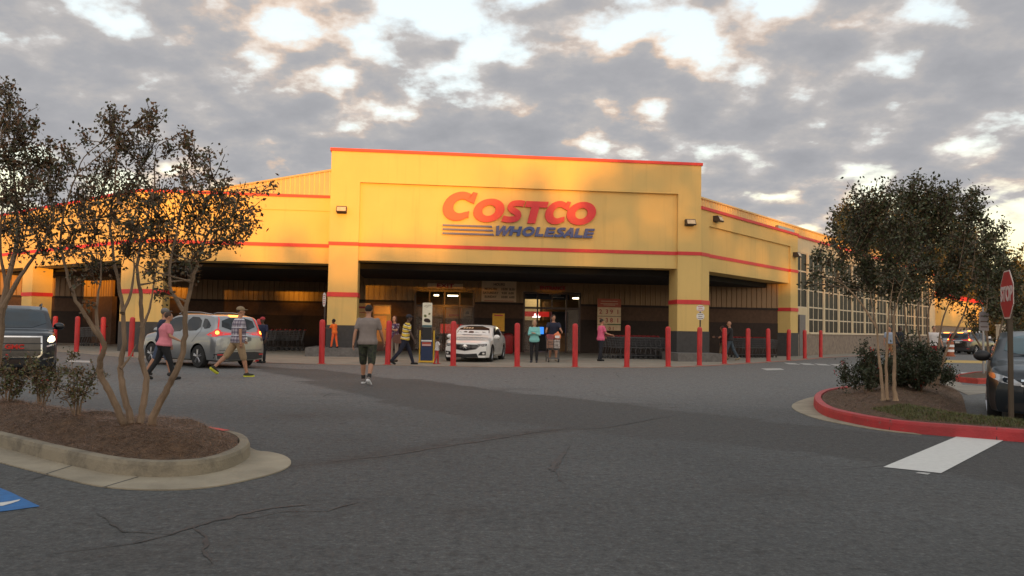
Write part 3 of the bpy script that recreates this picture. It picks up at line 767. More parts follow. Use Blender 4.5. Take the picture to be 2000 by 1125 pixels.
# hanging banner in the entrance
vv = BVv + 1.0; u0, z1 = at_v(1025, 570, vv); u1, z0 = at_v(1112, 586, vv)
o, wd, h = board('hanging_banner', 'dark blue hanging banner inside the entrance doorway', u0, u1, z0, z1, vv, mat('banner_blue', (.02, .03, .045), .6), 'banner')
mb = MB(); mb.box(.1, wd * .85, -.036, -.031, h * .80, h * .87); mb.box(.1, wd * .6, -.036, -.031, h * .62, h * .68); mb.box(.3, wd * .75, -.036, -.031, h * .3, h * .36); mb.build('fine_print', M_txtw, o)
# merchandise inside
def pallet(label, u, v, wx, wy, boxes, cat='goods'):
    o = thing('goods_display', label, cat, W(u, v, .03), BA)
    for (x0, x1, z0, z1, m_) in boxes:
        mb = MB(); mb.box(x0, x1, -wy / 2, wy / 2, z0, z1); 
        for k in range(int((x1 - x0) / .35)): mb.box(x0 + .35 * k + .02, x0 + .35 * k + .31, -wy / 2 - .02, -wy / 2, z0 + .03, z1 - .03)
        mb.build('carton_stack', m_, o)
e_red = mat('red_glow', (.3, .01, .01), .4, emit=(.8, .03, .02), es=.35); e_blue = mat('tv_blue', (.02, .1, .5), .4, emit=(.05, .3, 1), es=.9)
e_or = mat('tv_orange', (.5, .1, .02), .4, emit=(1, .2, .05), es=1.0); e_w = mat('lightbox', (.8, .8, .8), .4, emit=(1, .85, .8), es=3.0)
M_carton = mat('carton', (.34, .2, .1), .8, var=.3, scale=3); M_cart2 = mat('carton_dark', (.12, .05, .03), .8, var=.4, scale=3)
uE = (en[0] + en[1]) / 2
pallet('red lit electronics display just inside the entrance', uE - .9, 12.6, 2, .6, [(-1.3, 1.3, 0, 1.1, M_cart2), (-1.3, 1.3, 2.05, 2.35, e_red), (-1.2, -.2, 2.36, 2.46, e_w), (.35, .75, 2.0, 2.24, e_w), (-1.0, -.7, 1.4, 1.7, e_or)])
pallet('blue glowing screen inside the entrance', uE - .15, 12.2, 1, .5, [(-.22, .18, 1.0, 1.42, e_blue), (-.4, .4, 0, .9, M_black)])
pallet('black clothing rack inside the entrance on the right', uE + .9, 11.6, 1, .6, [(-.5, .5, 1.1, 2.35, M_black), (-.5, .5, 0, .9, M_carton)])
pallet('tan carton wall deep inside behind the entrance', uE + .3, 20, 4, 1, [(-2.6, 2.4, 0, 1.7, M_carton), (-1.2, .6, 1.9, 3.6, mat('pale_glow_panel', (.62, .45, .22), .6, emit=(1, .7, .3), es=.22)), (.9, 2.2, 1.9, 3.2, M_carton)])  # pale panel is no lamp; glow added to brighten the entrance
pallet('red carton stack just inside the exit', (ex[0] + ex[1]) / 2 - .2, 12.4, 2, .7, [(-1.4, 1.5, 0, .95, M_cart2), (.1, 1.4, .95, 1.5, e_red), (-1.2, -.2, .96, 1.3, M_carton)])  # upper red cartons are given a glow of their own
pallet('brown shelving deep inside behind the exit', (ex[0] + ex[1]) / 2 + 1, 19, 4, .9, [(-3, 2.5, 0, 1.9, M_cart2), (-2.8, 2.4, 2.0, 3.3, M_carton)])
# left of the exit: lit poster and drinks machine against the wall
u0, z1 = at_v(697, 592, vb); u1, z0 = at_v(722, 655, vb)
o, wd, h = board('wall_poster', 'sunlit orange poster on the wall beside the left entrance pier', u0, u1, z0, z1, vb, mat('wall_poster_orange', (.62, .36, .12), .5, var=.1), 'poster')
mb = MB(); mb.box(-wd * .8, wd * .8, -.035, -.031, h * .84, h * .9); mb.box(-wd * .6, wd * .6, -.035, -.031, h * .70, h * .72); mb.build('print', M_txtred, o)
u0, z1 = at_v(729, 596, 8.2); u1, _ = at_v(763, 655, 8.2); uc = (u0 + u1) / 2; wd = (u1 - u0) / 2
o = thing('vending_machine', 'dark red drinks machine against the wall left of the exit', 'vending machine', W(uc, 8.3, .021), BA)
mb = MB(); mb.box(-wd, wd, -.35, .35, 0, z1); mb.build('cabinet', mat('machine_brown', (.12, .05, .035), .4), o)
mb = MB(); mb.box(-wd + .05, wd - .05, -.37, -.351, z1 * .8, z1 - .08); mb.build('header', mat('machine_red', (.25, .01, .01), .3), o)
mb = MB(); mb.box(-wd + .08, wd * .5, -.365, -.351, .5, z1 * .76); mb.build('window', M_post, o)
mb = MB(); mb.box(wd * .6, wd - .06, -.37, -.351, .9, 1.5); mb.build('coin_panel', M_black, o)
# red bin
p = at_v(992, 660, 6.0)
o = thing('litter_bin', 'round red litter bin behind the white sedan by the entrance', 'bin', W(p[0], 6.0, .021), BA)
mb = MB(); mb.lathe([(.24, 0), (.29, .08), (.31, .85), (.33, .86), (.33, .92), (.29, .93)], 24); mb.build('bin_body', mat('bin_red', (.30, .012, .015), .5), o, True)
mb = MB(); mb.lathe([(.30, .93), (.28, 1.0), (.18, 1.06), (.02, 1.08)], 24); mb.build('lid', mat('bin_lid', (.2, .01, .012), .5), o, True)

# ------------------------------------------------------------------ bollards
def ordinal(i): return ['first', 'second', 'third', 'fourth', 'fifth', 'sixth', 'seventh', 'eighth', 'ninth'][i]
GB = 'red bollards along the edge of the walkway'
bo = thing('bollard', '', 'bollard', BW[0], 0, GB)
mb = MB(); mb.lathe([(.098, 0), (.098, 1.44), (.094, 1.49), (.08, 1.525), (.055, 1.545), (.02, 1.553), (.004, 1.555)], 24); mb.build('post', M_bollard, bo, True)
mb = MB(); mb.lathe([(.16, 0), (.16, .022), (.10, .034)], 24); mb.build('footing', mat('red_footing', (.40, .03, .025), .8, var=.3), bo, True)
BL_LAB = {105: 'red bollard just right of the dark front-facing SUV', 149: 'second red bollard to the right of the dark front-facing SUV', 200: 'third red bollard to the right of the dark front-facing SUV, seen between tree stems',
          255: 'red bollard left of the canopy corner column, seen through the myrtle stems', 318: 'red bollard hidden behind the front of the silver SUV', 380: 'red bollard hidden behind the middle of the silver SUV', 440: 'red bollard hidden behind the back of the silver SUV',
          504: 'red bollard showing just past the right tail lamp of the silver SUV', 628: 'red bollard in front of the left entrance pier, below the narrow sign', 757: 'red bollard between the grey shirted man and the man in yellow stripes',
          885: 'red bollard standing in front of the white sedan', 1010: 'red bollard between the white sedan and the woman in aqua', 1123: 'red bollard just right of the loaded shopping trolley', 1224: 'red bollard right of the man in pink, in front of the nested trolleys',
          1305: 'red bollard at the left edge of the right entrance pier', 1366: 'red bollard in front of the right entrance pier, below two white signs', 1415: 'red bollard in front of the couple walking under the right canopy',
          1461: 'red bollard right of the couple under the right canopy', 1501: 'red bollard in front of the trolleys under the right canopy', 1540: 'red bollard at the end column of the right canopy', 1572: 'red bollard in front of the grey service door', 1603: 'rightmost red bollard, in front of the stone base of the window wall'}
for i, p in enumerate(BW):
    o = bo if i == 0 else dup(bo, p, random.uniform(0, 3)); o.location = p; o['label'] = BL_LAB[BOLL[i][0]]
    o.scale = (1, 1, random.uniform(.98, 1.015)); o.rotation_euler = (random.gauss(0, .008), random.gauss(0, .008), random.uniform(0, 6))
# small signs standing behind bollards
def post_sign(px, py, Y, zt, panels, label, rz=0, wd=.15):
    g_ = G(px, py); g_ = P(px, py, Y); o = thing('parking_sign', label, 'sign', (g_.x, g_.y, .02), rz)
    mb = MB(); mb.tube([(0, 0, 0), (0, 0, zt - .02)], .03, 8); mb.build('post', mat('post_dark', (.05, .04, .035), .5, metal=.5), o, True)
    for k, (z0, z1, n) in enumerate(panels):
        mb = MB(); q = smooth_poly([(-wd, z0), (wd, z0), (wd, z1), (-wd, z1)], 2); mb.prism(q, .032, .037, f=lambda a, b_, h: (a, -h, b_)); pn = mb.build('sign_panel', M_sign, o)
        mb = MB()
        for j in range(n): zz = z0 + (z1 - z0) * (.2 + .6 * j / max(1, n - 1)); mb.box(-wd * (.7 - .2 * (j % 2)), wd * (.7 - .2 * (j % 2)), -.041, -.038, zz - .012, zz + .012)
        mb.build('lettering', M_signred if k == 0 else M_txtdk, o)
    return o
post_sign(632, 690, 29.5, 2.52, [(2.0, 2.5, 5)], 'narrow white parking sign on a dark post before the left entrance pier', R(-55), .14)
post_sign(1367, 700, 33.6, 2.42, [(2.16, 2.42, 3), (1.82, 2.10, 3)], 'pair of white signs on a dark post before the right entrance pier', 0, .16)

# ------------------------------------------------------------------ advertising stand (yellow frame, blue cabinet, tall white placard)
g_ = P(833, 704, 30.8)
o = thing('display_stand', 'yellow framed blue stand with a tall white placard beside the white sedan', 'display', (g_.x, g_.y, .02), R(2))
mb = MB()
for sx in (-.26, .26): mb.tube([(sx, -.02, .03), (sx, -.02, 1.2)], .028, 8); mb.tube([(sx, -.28, .03), (sx, .28, .03)], .03, 8)
mb.tube([(-.28, -.2, .035), (.28, -.2, .035)], .03, 8); mb.tube([(-.28, .2, .035), (.28, .2, .035)], .03, 8)
mb.build('frame', M_yel, o, True)
mb = MB(); mb.box(-.21, .21, -.14, .14, .08, .86); mb.build('cabinet', mat('cabinet_blue', (.012, .03, .09), .4), o)
mb = MB(); mb.box(-.17, .17, -.148, -.141, .62, .76); mb.build('red_label', mat('label_red', (.45, .08, .05), .5), o)
mb = MB(); mb.box(-.2, .2, -.15, -.141, .79, .84); mb.box(-.17, .17, -.155, -.149, .645, .67); mb.build('white_strip', M_white, o)
mb = MB(); mb.box(-.17, .17, -.08, .08, .86, 1.32); mb.build('neck', M_black, o)
mb = MB(); q = smooth_poly([(-.18, 1.36), (-.18, 1.34), (-.16, 1.32), (.16, 1.32), (.18, 1.34), (.18, 1.36), (.18, 2.20), (.18, 2.22), (.16, 2.24), (-.16, 2.24), (-.18, 2.22), (-.18, 2.20)], 1); mb.prism(q, .09, .13, f=lambda a, b_, h: (a, -h, b_)); pl_ = mb.build('placard', mat('placard_cream', (.74, .70, .55), .4), o)
mb = MB(); mb.box(-.175, .175, -.135, -.131, 1.33, 1.40); mb.build('placard_foot', mat('teal', (.02, .10, .12), .5), o)
for nm, m_, q in (('car_picture', M_dkbrown, [(-.13, 1.52), (.13, 1.48), (.12, 1.60), (.02, 1.66), (-.12, 1.64)]), ('bag_picture', mat('olive', (.12, .14, .04), .6), [(-.13, 1.70), (-.02, 1.69), (-.03, 1.79), (-.12, 1.80)]), ('ball_picture', mat('olive2', (.16, .17, .05), .6), [(.03, 1.78), (.12, 1.79), (.12, 1.86), (.05, 1.86)])):
    mb = MB(); mb.prism(smooth_poly(q, 2), .1305, .134, f=lambda a, b_, h: (a, -h, b_)); mb.build(nm, m_, o)
mb = MB(); mb.tube([(-.12, -.134, 2.10), (-.05, -.134, 2.13), (0, -.134, 2.11), (.05, -.134, 2.15), (.14, -.134, 2.14)], .008, 4); mb.tube([(-.05, -.134, 2.06), (.06, -.134, 2.09)], .006, 4); mb.build('script', M_black, o)

# ------------------------------------------------------------------ shopping trolleys
def make_cart():
    o = thing('shopping_trolley', '', 'shopping trolley', (0, 0, 0))
    b_ = MB(); r = .0055
    def ringz(x0, x1, w0, w1, z0, z1): return [(x0, -w0, z0), (x1, -w1, z1), (x1, w1, z1), (x0, w0, z0), (x0, -w0, z0)]
    top = ringz(-.45, .47, .30, .24, 1.02, .94); bot = ringz(-.36, .40, .24, .19, .55, .50)
    for tt in (0, .25, .5, .75, 1):
        q = [Vector(a).lerp(Vector(c_), tt) for a, c_ in zip(bot, top)]
        b_.tube(q, r * (2 if tt in (0, 1) else 1), 4)
    for k in range(4):
        n = 11 if k % 2 == 0 else 7
        for i in range(n + 1):
            a = Vector(bot[k]).lerp(Vector(bot[k + 1]), i / n); c_ = Vector(top[k]).lerp(Vector(top[k + 1]), i / n); b_.tube([a, c_], r, 3, cap=False)
    for i in range(1, 8): a = Vector(bot[0]).lerp(Vector(bot[3]), i / 8); c_ = Vector(bot[1]).lerp(Vector(bot[2]), i / 8); b_.tube([a, c_], r, 3, cap=False)
    M_csteel = mat('cart_steel', (.11, .11, .115), .5, metal=.6); b_.build('basket', M_csteel, o, fix=False)
    f_ = MB()
    for s_ in (-1, 1):
        f_.tube([(-.50, s_ * .27, 1.06), (-.42, s_ * .26, .80), (-.36, s_ * .26, .50), (-.42, s_ * .27, .16), (.40, s_ * .20, .15)], .013, 6)
        f_.tube([(.40, s_ * .20, .15), (.30, s_ * .19, .50)], .011, 6)
    for x, w_ in ((-.42, .27), (-.1, .245), (.2, .22), (.40, .2)): f_.tube([(x, -w_, .16), (x, w_, .16)], .011, 6)
    f_.build('frame', M_csteel, o, fix=False)
    h = MB(); h.tube([(-.52, -.29, 1.07), (-.52, .29, 1.07)], .02, 8); h.box(-.54, -.44, -.29, .29, 1.035, 1.05); h.build('handle', mat('handle_red', (.32, .015, .02), .5), o)
    for x, y in ((-.40, .26), (-.40, -.26), (.38, .19), (.38, -.19)):
        q = MB(); q.lathe([(.02, -.018), (.06, -.018), (.065, 0), (.06, .018), (.02, .018)], 14, axis='y', c=(x, y, .065)); q.tube([(x, y, .07), (x, y, .16)], .014, 5); q.build('wheel', M_black, o, True)
    return o
cart = make_cart(); ncart = [0]
def cart_row(px, Y, n, rz, label, pitch=.24, first=None):
    p = P(px, 690, Y); d = Vector((math.cos(rz), math.sin(rz), 0))
    for i in range(n):
        q = Vector((p.x, p.y, .02)) + d * pitch * i
        lab = label if 0 < i < n - 1 else ('nearest the left end: ' if i == 0 else 'nearest the right end: ') + label
        if ncart[0] == 0: o = cart; o.location = q; o.rotation_euler = (0, 0, rz)
        else: o = dup(cart, q, rz)
        ncart[0] += 1; o['label'] = lab; o['group'] = 'nested trolleys: ' + label[:40]
cart_row(1196, 38.6, 12, BA, 'steel trolley nested in the row behind the man in pink')
cart_row(1232, 40.2, 8, BA, 'steel trolley in the rear row left of the right entrance pier')
cart_row(1440, 43.2, 10, BA + R(20), 'steel trolley nested in the row under the right canopy')
cart_row(520, 40.5, 5, BA + R(180), 'dark trolley nested in the row behind the silver SUV')
cart_row(575, 42.0, 6, BA + R(180), 'dark trolley in the row left of the left entrance pier')
cart_row(185, 43.5, 3, R(190), 'steel trolley in the row left of the canopy corner column')

# ------------------------------------------------------------------ people
def remesh(mb, vox, name, mats):
    me = mb.mesh(name + '_raw', mats); o = bpy.data.objects.new('tmp', me); C.objects.link(o)
    md = o.modifiers.new('r', 'REMESH'); md.mode = 'VOXEL'; md.voxel_size = vox; md.use_smooth_shade = True
    sm = o.modifiers.new('s', 'SMOOTH'); sm.iterations = 3; sm.factor = .5
    bpy.context.view_layer.update()
    r = bpy.data.meshes.new_from_object(o.evaluated_get(bpy.context.evaluated_depsgraph_get()))
    bpy.data.objects.remove(o); r.materials.clear()
    for m_ in mats: r.materials.append(m_)
    return r
SKIN = {'light': mat('skin_light', (.50, .27, .17), .55, var=.06), 'tan': mat('skin_tan', (.40, .20, .12), .55, var=.06), 'dark': mat('skin_dark', (.085, .045, .03), .5, var=.06)}
def fabric(name, c, kind=None):
    if name in MATS: return MATS[name]
    m_ = mat(name, c, .85, var=.1, scale=8, bump=.1)
    if kind:
        t = NT(m_.node_tree); b = t.n['Principled BSDF']; tc = t.add('ShaderNodeTexCoord').outputs['Object']; sp = t.add('ShaderNodeSeparateXYZ', i0=tc)
        def lines(s_, f, th, ph=0.0): return t.math('GREATER_THAN', t.math('SINE', t.math('ADD', t.math('MULTIPLY', s_, f), ph)), th)
        if kind == 'plaid':
            h = lines(sp.outputs[2], 62, .0); v = lines(t.math('ADD', sp.outputs[0], t.math('MULTIPLY', sp.outputs[1], .7)), 62, .0)
            c1 = t.mix(t.math('MULTIPLY', h, .55), (.42, .38, .42), (.03, .03, .08)); c2 = t.mix(t.math('MULTIPLY', v, .55), c1, (.06, .03, .07))
            c3 = t.mix(lines(sp.outputs[2], 31, .93), c2, (.6, .6, .65)); t.set(b.inputs['Base Color'], c3)
        if kind == 'stripe':
            wv = t.math('ADD', sp.outputs[2], t.math('MULTIPLY', sp.outputs[0], .25))
            c1 = t.mix(lines(wv, 44, .80), c, (.03, .03, .06)); c2 = t.mix(lines(wv, 44, .80, 1.2), c1, (.75, .7, .55)); t.set(b.inputs['Base Color'], c2)
        if kind == 'camo':
            nz = t.add('ShaderNodeTexNoise', None, Vector=tc, Scale=9.0, Detail=2.0).outputs[0]
            t.set(b.inputs['Base Color'], t.ramp(nz, [(.4, (.018, .025, .015)), (.5, (.05, .055, .03)), (.6, (.02, .02, .016))]))
        if kind == 'multi':
            nz = t.add('ShaderNodeTexNoise', None, Vector=tc, Scale=14.0, Detail=1.0).outputs[0]
            t.set(b.inputs['Base Color'], t.ramp(nz, [(.38, (.02, .02, .07)), (.48, (.22, .06, .10)), (.55, (.03, .03, .08)), (.66, (.35, .34, .36))]))
    return m_
def person(label, pos, rz, h=1.75, skin='light', hair=((.03, .02, .015), 'short'), top=None, sleeve='short', bottom=None, legs='long', shoe=(.02, .02, .02), cap=None,
           lleg=(0, 0), rleg=(0, 0), larm=(0, 8, 15), rarm=(0, 8, 15), lean=3, fat=1.0, head=(0, 0), headk=1.0, female=False, shirt_len=.88, sock=None, sole=None, arm_in=(0, 0), belly=0.0, bag=None):
    """faces +Y in its own frame; legs = (swing, knee), arms = (forward, out, elbow)"""
    root = thing('person', label, 'person', pos, rz); k = h / 1.75
    ml = Matrix.Rotation(R(-lean), 3, 'X')
    pel = Vector((0, 0, .95))
    def tor(p): return pel + ml @ (Vector(p) - pel)
    joints = {}
    fr, sh = fat, (.17 if female else .195) * (1 + .25 * (fat - 1))
    T = [(.80, .11, .095), (.86, .165, .12), (.93, .178, .13), (1.0, .165, .12 + belly * .5), (1.1, .15, .112 + belly), (1.2, .158, .118 + belly * .8), (1.32, .175, .125), (1.40, .165, .105), (1.445, .115, .08), (1.475, .062, .062)]
    if female: T = [(.80, .11, .095), (.86, .17, .125), (.93, .182, .135), (1.0, .165, .12), (1.1, .138, .105), (1.2, .145, .12), (1.30, .155, .135), (1.38, .145, .10), (1.43, .10, .075), (1.465, .052, .055)]
    def torso(mb, z0, z1, inf, flare=0.0):
        rs = []; zs_ = [z0] + [a[0] for a in T if z0 < a[0] < z1] + [z1]
        for z in zs_:
            rx = np.interp(z, [a[0] for a in T], [a[1] for a in T]) * fr + inf; ry = np.interp(z, [a[0] for a in T], [a[2] for a in T]) * fr + inf
            if z < 1.0: rx += flare; ry += flare
            rs.append([tor((rx * math.copysign(abs(math.cos(a)) ** .85, math.cos(a)), ry * math.copysign(abs(math.sin(a)) ** .85, math.sin(a)) + (belly * .35 if .95 < z < 1.3 else 0), z)) for a in [2 * math.pi * i / 20 for i in range(20)]])
        mb.rings(rs)
    def legp(s_, lg):
        a, kn = R(lg[0]), R(lg[1]); hip = Vector((s_ * .092 * fr, 0, .90))
        d1 = Vector((s_ * .02, math.sin(a), -math.cos(a))); knee = hip + d1 * .43
        d2 = Vector((0, math.sin(a - kn), -math.cos(a - kn))); ank = knee + d2 * .41
        fp = R(lg[2]) if len(lg) > 2 else 0
        f_ = Vector((s_ * .10, math.cos(fp), math.sin(fp))).normalized(); up = Vector((0, -math.sin(fp), math.cos(fp)))
        return hip, knee, ank, f_, up
    LG = [legp(-1, lleg), legp(1, rleg)]
    def armp(s_, ar, ain):
        f_, o_, e = R(ar[0]), R(ar[1]), R(ar[2]); shd = tor((s_ * sh, 0, 1.405))
        d1 = Vector((s_ * math.sin(o_), math.sin(f_) * math.cos(o_), -math.cos(f_) * math.cos(o_))); el = shd + d1 * .285
        g2 = f_ + e; i_ = R(ain)
        d2 = Vector((s_ * math.sin(o_ * .5 - i_), math.sin(g2) * math.cos(i_), -math.cos(g2) * math.cos(i_))).normalized(); wr = el + d2 * .25
        return shd, el, wr, d2
    AR = [armp(-1, larm, arm_in[0]), armp(1, rarm, arm_in[1])]
    low = min((lg[2] - lg[4] * .085).z for lg in LG); lowt = min((lg[2] - lg[4] * .085 + lg[3] * .14).z for lg in LG); dz = -min(low, lowt)
    def fin(me):
        me.transform(Matrix.Scale(k, 4) @ Matrix.Translation((0, 0, dz))); return me
    # body
    mb = MB(); torso(mb, .80, 1.475, 0)
    hc = tor((0, .015, 1.635)); hr = Matrix.Rotation(R(head[0]), 3, 'Z') @ Matrix.Rotation(R(-head[1]), 3, 'X')
    hk = headk
    mb.tube([tor((0, 0, 1.43)), tor((0, .008, 1.50)), hc - Vector((0, 0, .05))], [.062, .054, .056], 12)
    mb.ell(hc + hr @ Vector((0, -.005, .02)) * hk, (.077 * hk, .096 * hk, .098 * hk), hr); mb.ell(hc + hr @ Vector((0, .022, -.055)) * hk, (.056 * hk, .068 * hk, .062 * hk), hr)
    mb.tube([hc + hr @ Vector((0, .092, .015)) * hk, hc + hr @ Vector((0, .112, -.025)) * hk, hc + hr @ Vector((0, .085, -.035)) * hk], [.010, .016, .010], 6)
    for s_ in (-1, 1): mb.ell(hc + hr @ Vector((s_ * .078, -.005, -.005)) * hk, (.012, .02, .032), hr, 8, 6)
    for (hip, knee, ank, f_, up) in LG:
        mb.capsule(hip, knee, .082 * fr, .055, 12, mids=[(.5, .072 * fr)]); mb.capsule(knee, ank, .055, .038, 12, mids=[(.35, .060), (.7, .044)])
        mb.capsule(ank - up * .03 - f_ * .03, ank + f_ * .13 - up * .052, .042, .032, 10)
    for (shd, el, wr, d2) in AR:
        mb.capsule(shd, el, .050, .038, 10); mb.capsule(el, wr, .039, .027, 10, mids=[(.3, .040)])
        mb.ell(wr + d2 * .045, (.022, .040, .040), d2.to_track_quat('Y', 'X').to_matrix(), 10, 8)
    me = remesh(mb, .016, 'body', [SKIN[skin]])
    fb = MB()
    for q, (shd, el, wr, d2) in enumerate(AR):
        s_ = -1 if q == 0 else 1; side = Vector((0, 1, 0)) - d2 * d2.y; side = side.normalized() if side.length > .1 else Vector((0, 0, 1)); pn = d2.cross(side) * (s_)
        if pn.x * s_ > 0: pn = -pn
        for i in range(4):
            b0 = wr + d2 * .078 + side * (.030 - .019 * i) ; L_ = (.070, .080, .075, .058)[i]
            fb.tube([b0 - d2 * .01, b0 + d2 * L_ * .45 + pn * .006, b0 + d2 * L_ * .8 + pn * .022, b0 + d2 * L_ * .95 + pn * .04], [.0095, .009, .008, .005], 6)
        b0 = wr + d2 * .03 + side * .035; fb.tube([b0, b0 + d2 * .025 + side * .018 + pn * .006, b0 + d2 * .055 + side * .02 + pn * .018], [.012, .0105, .007], 6)
    bm = bmesh.new(); bm.from_mesh(me); f2 = fb.mesh('f', SKIN[skin], True); bm.from_mesh(f2); bm.to_mesh(me); bm.free()
    me.polygons.foreach_set('use_smooth', [True] * len(me.polygons))
    link('body', fin(me), root)
    # clothes
    mb = MB(); torso(mb, shirt_len, 1.462, .016, .01)
    for (shd, el, wr, d2) in AR:
        e2 = shd.lerp(el, .62) if sleeve == 'short' else el
        mb.capsule(shd, e2, .064, .060 if sleeve == 'short' else .048, 12)
        if sleeve == 'long': mb.capsule(el, el.lerp(wr, .93), .049, .036, 12)
    link('shirt', fin(remesh(mb, .015, 'shirt', [top])), root)
    mb = MB(); torso(mb, .80, 1.0, .009)
    for (hip, knee, ank, f_, up) in LG:
        if legs == 'long': mb.capsule(hip, knee, .094 * fr, .070, 12); mb.capsule(knee, knee.lerp(ank, .97), .070, .054, 12)
        else: mb.capsule(hip, hip.lerp(knee, 1.02), .098 * fr, .085, 12, mids=[(.9, .088)])
    link('shorts' if legs == 'short' else 'trousers', fin(remesh(mb, .015, 'trousers', [bottom])), root)
    ms = fabric('shoe_%02d%02d%02d' % tuple(int(c * 99) for c in shoe), shoe)
    for (hip, knee, ank, f_, up) in LG:
        mb = MB(); mb.capsule(ank - up * .035 - f_ * .035, ank + f_ * .14 - up * .048, .050, .037, 12); mb.capsule(ank, ank - up * .04, .045, .048, 10)
        so = link('shoe', fin(remesh(mb, .012, 'shoe', [ms])), root)
        if sole: 
            q = MB(); q.capsule(ank - up * .068 - f_ * .04, ank + f_ * .15 - up * .072, .046, .040, 12)
            me = q.mesh('sole', fabric('sole_%02d' % int(sole[0] * 99), sole), True); so2 = link('sole', fin(me), so)
        if sock: 
            q = MB(); q.capsule(ank + (knee - ank) * .05, ank + (knee - ank) * .22, .042, .046, 12); link('sock', fin(q.mesh('sock', fabric('sock', sock), True)), root)
    # hair
    hm = fabric('hair_%02d%02d' % (int(hair[0][0] * 99), int(hair[0][1] * 99)), hair[0])
    if hair[1] != 'none':
        mb = MB(); mb.ell(hc + hr @ Vector((0, -.018, .036)) * hk, (.086 * hk, .096 * hk, .092 * hk), hr)
        if hair[1] in ('bob', 'long'):
            mb.ell(hc + hr @ Vector((0, -.045, -.03)) * hk, (.090 * hk, .065 * hk, .10 * hk), hr)
            for s_ in (-1, 1): mb.ell(hc + hr @ Vector((s_ * .07, .0, -.03)) * hk, (.026, .05, .09), hr, 10, 8)
        if hair[1] == 'long': mb.ell(hc + hr @ Vector((0, -.07, -.13)), (.075, .04, .12), hr)
        me = remesh(mb, .014, 'hair', [hm]); link('hair', fin(me), root)
    for s_ in (-1, 1):
        q = MB(); q.ell(hc + hr @ Vector((s_ * .030, .083, .012)) * hk, (.010, .006, .006), hr, 8, 6); link('eye', fin(q.mesh('eye', M_black, True)), root)
    q = MB(); q.ell(hc + hr @ Vector((0, .087, -.062)) * hk, (.022, .006, .006), hr, 8, 6); link('mouth', fin(q.mesh('mouth', fabric('lip', (.25, .08, .07)), True)), root)
    if cap:
        q = MB(); q.ell(hc + hr @ Vector((0, -.008, .055)), (.092, .106, .078), hr); q.ell(hc + hr @ Vector((0, .115, .045)), (.07, .075, .010), hr)
        link('cap', fin(remesh(q, .012, 'cap', [fabric('cap_%02d' % int(cap[0] * 99), cap)])), root)
    root['hands'] = 0; del root['hands']
    return root, [root.matrix_world @ (a[2] * k) for a in AR]
F = fabric
def gp(px, py): v = G(px, py); return (v.x, v.y, 0)
def pp(px, py, Y, z=.02): v = P(px, py, Y); return (v.x, v.y, z)
person('man in grey T-shirt and dark camouflage shorts walking away towards the entrance', gp(716, 750), R(-3), 1.84, 'tan', ((.02, .015, .012), 'short'), F('grey_tee', (.23, .19, .17)), 'short', F('camo', (.03, .03, .02), 'camo'), 'short', (.16, .14, .13),
       lleg=(14, 6, 0), rleg=(-10, 22, -30), larm=(-16, 14, 12), rarm=(10, 16, 22), fat=1.16, sock=(.02, .02, .02), sole=(.6, .6, .6), shirt_len=.86, lean=2)
person('stout woman in pink top and black trousers walking past the silver SUV', gp(318, 742), R(-62), 1.62, 'tan', ((.06, .035, .025), 'short'), F('pink_top', (.62, .20, .24)), 'short', F('black_cloth', (.012, .012, .014)), 'long', (.012, .012, .012),
       lleg=(-20, 12, -20), rleg=(20, 6, 8), larm=(-5, 12, 35), rarm=(14, 14, 50), fat=1.28, female=True, belly=.03, lean=6)
person('man in navy shirt and grey cap walking on the far side of the pink-topped woman', pp(314, 732, 20.9, 0), R(-62), 1.72, 'tan', ((.1, .09, .08), 'short'), F('navy', (.018, .022, .05)), 'short', F('denim', (.05, .07, .12)), 'short', (.03, .03, .03),
       lleg=(-18, 12, -15), rleg=(18, 6), cap=(.16, .15, .14), fat=1.1)
person('man in plaid shirt, khaki shorts and tan cap striding behind the silver SUV', gp(462, 736), R(-52), 1.80, 'tan', ((.05, .03, .02), 'short'), F('plaid', (.3, .28, .3), 'plaid'), 'short', F('khaki', (.30, .21, .12)), 'short', (.03, .03, .02),
       lleg=(-32, 14, -35), rleg=(16, 2, 0), larm=(16, 12, 20), rarm=(-12, 10, 15), cap=(.26, .19, .11), fat=1.1, belly=.03, sole=(.55, .55, .05), shirt_len=.84, head=(-15, 0))
person('dark dressed person standing at the right rear corner of the silver SUV', pp(512, 706, 28.2), R(150), 1.55, 'dark', ((.02, .02, .02), 'short'), F('navy_dark', (.02, .024, .06)), 'short', F('black_cloth', (.01, .01, .01)), 'long', cap=(.4, .04, .05))
person('child in bright orange shirt and trousers on the plinth of the left entrance pier', W(.42, -.75, .38), R(60), 1.22, 'dark', ((.015, .01, .01), 'short'), F('orange_cloth', (.85, .16, .02)), 'short', F('orange_cloth2', (.85, .13, .03)), 'long', (.02, .02, .02), headk=1.25, lleg=(12, 4), rleg=(-8, 6), larm=(30, 10, 70), lean=8)
person('child in orange top half hidden between the left pier and the grey shirted man', W(1.55, .3, .38), R(0), 1.2, 'dark', ((.015, .01, .01), 'short'), F('orange_cloth', (.85, .16, .02)), 'short', F('black_cloth', (.01, .01, .01)), 'long', headk=1.2)
person('woman in patterned top with a brown bag standing behind the bollard', pp(770, 702, 31.0), R(150), 1.70, 'light', ((.09, .035, .03), 'long'), F('patterned', (.2, .1, .15), 'multi'), 'short', F('light_trousers', (.32, .25, .2)), 'long', (.05, .03, .02), female=True, larm=(40, 14, 60), rarm=(35, 12, 70), arm_in=(25, 30), rleg=(8, 4), head=(20, -10))
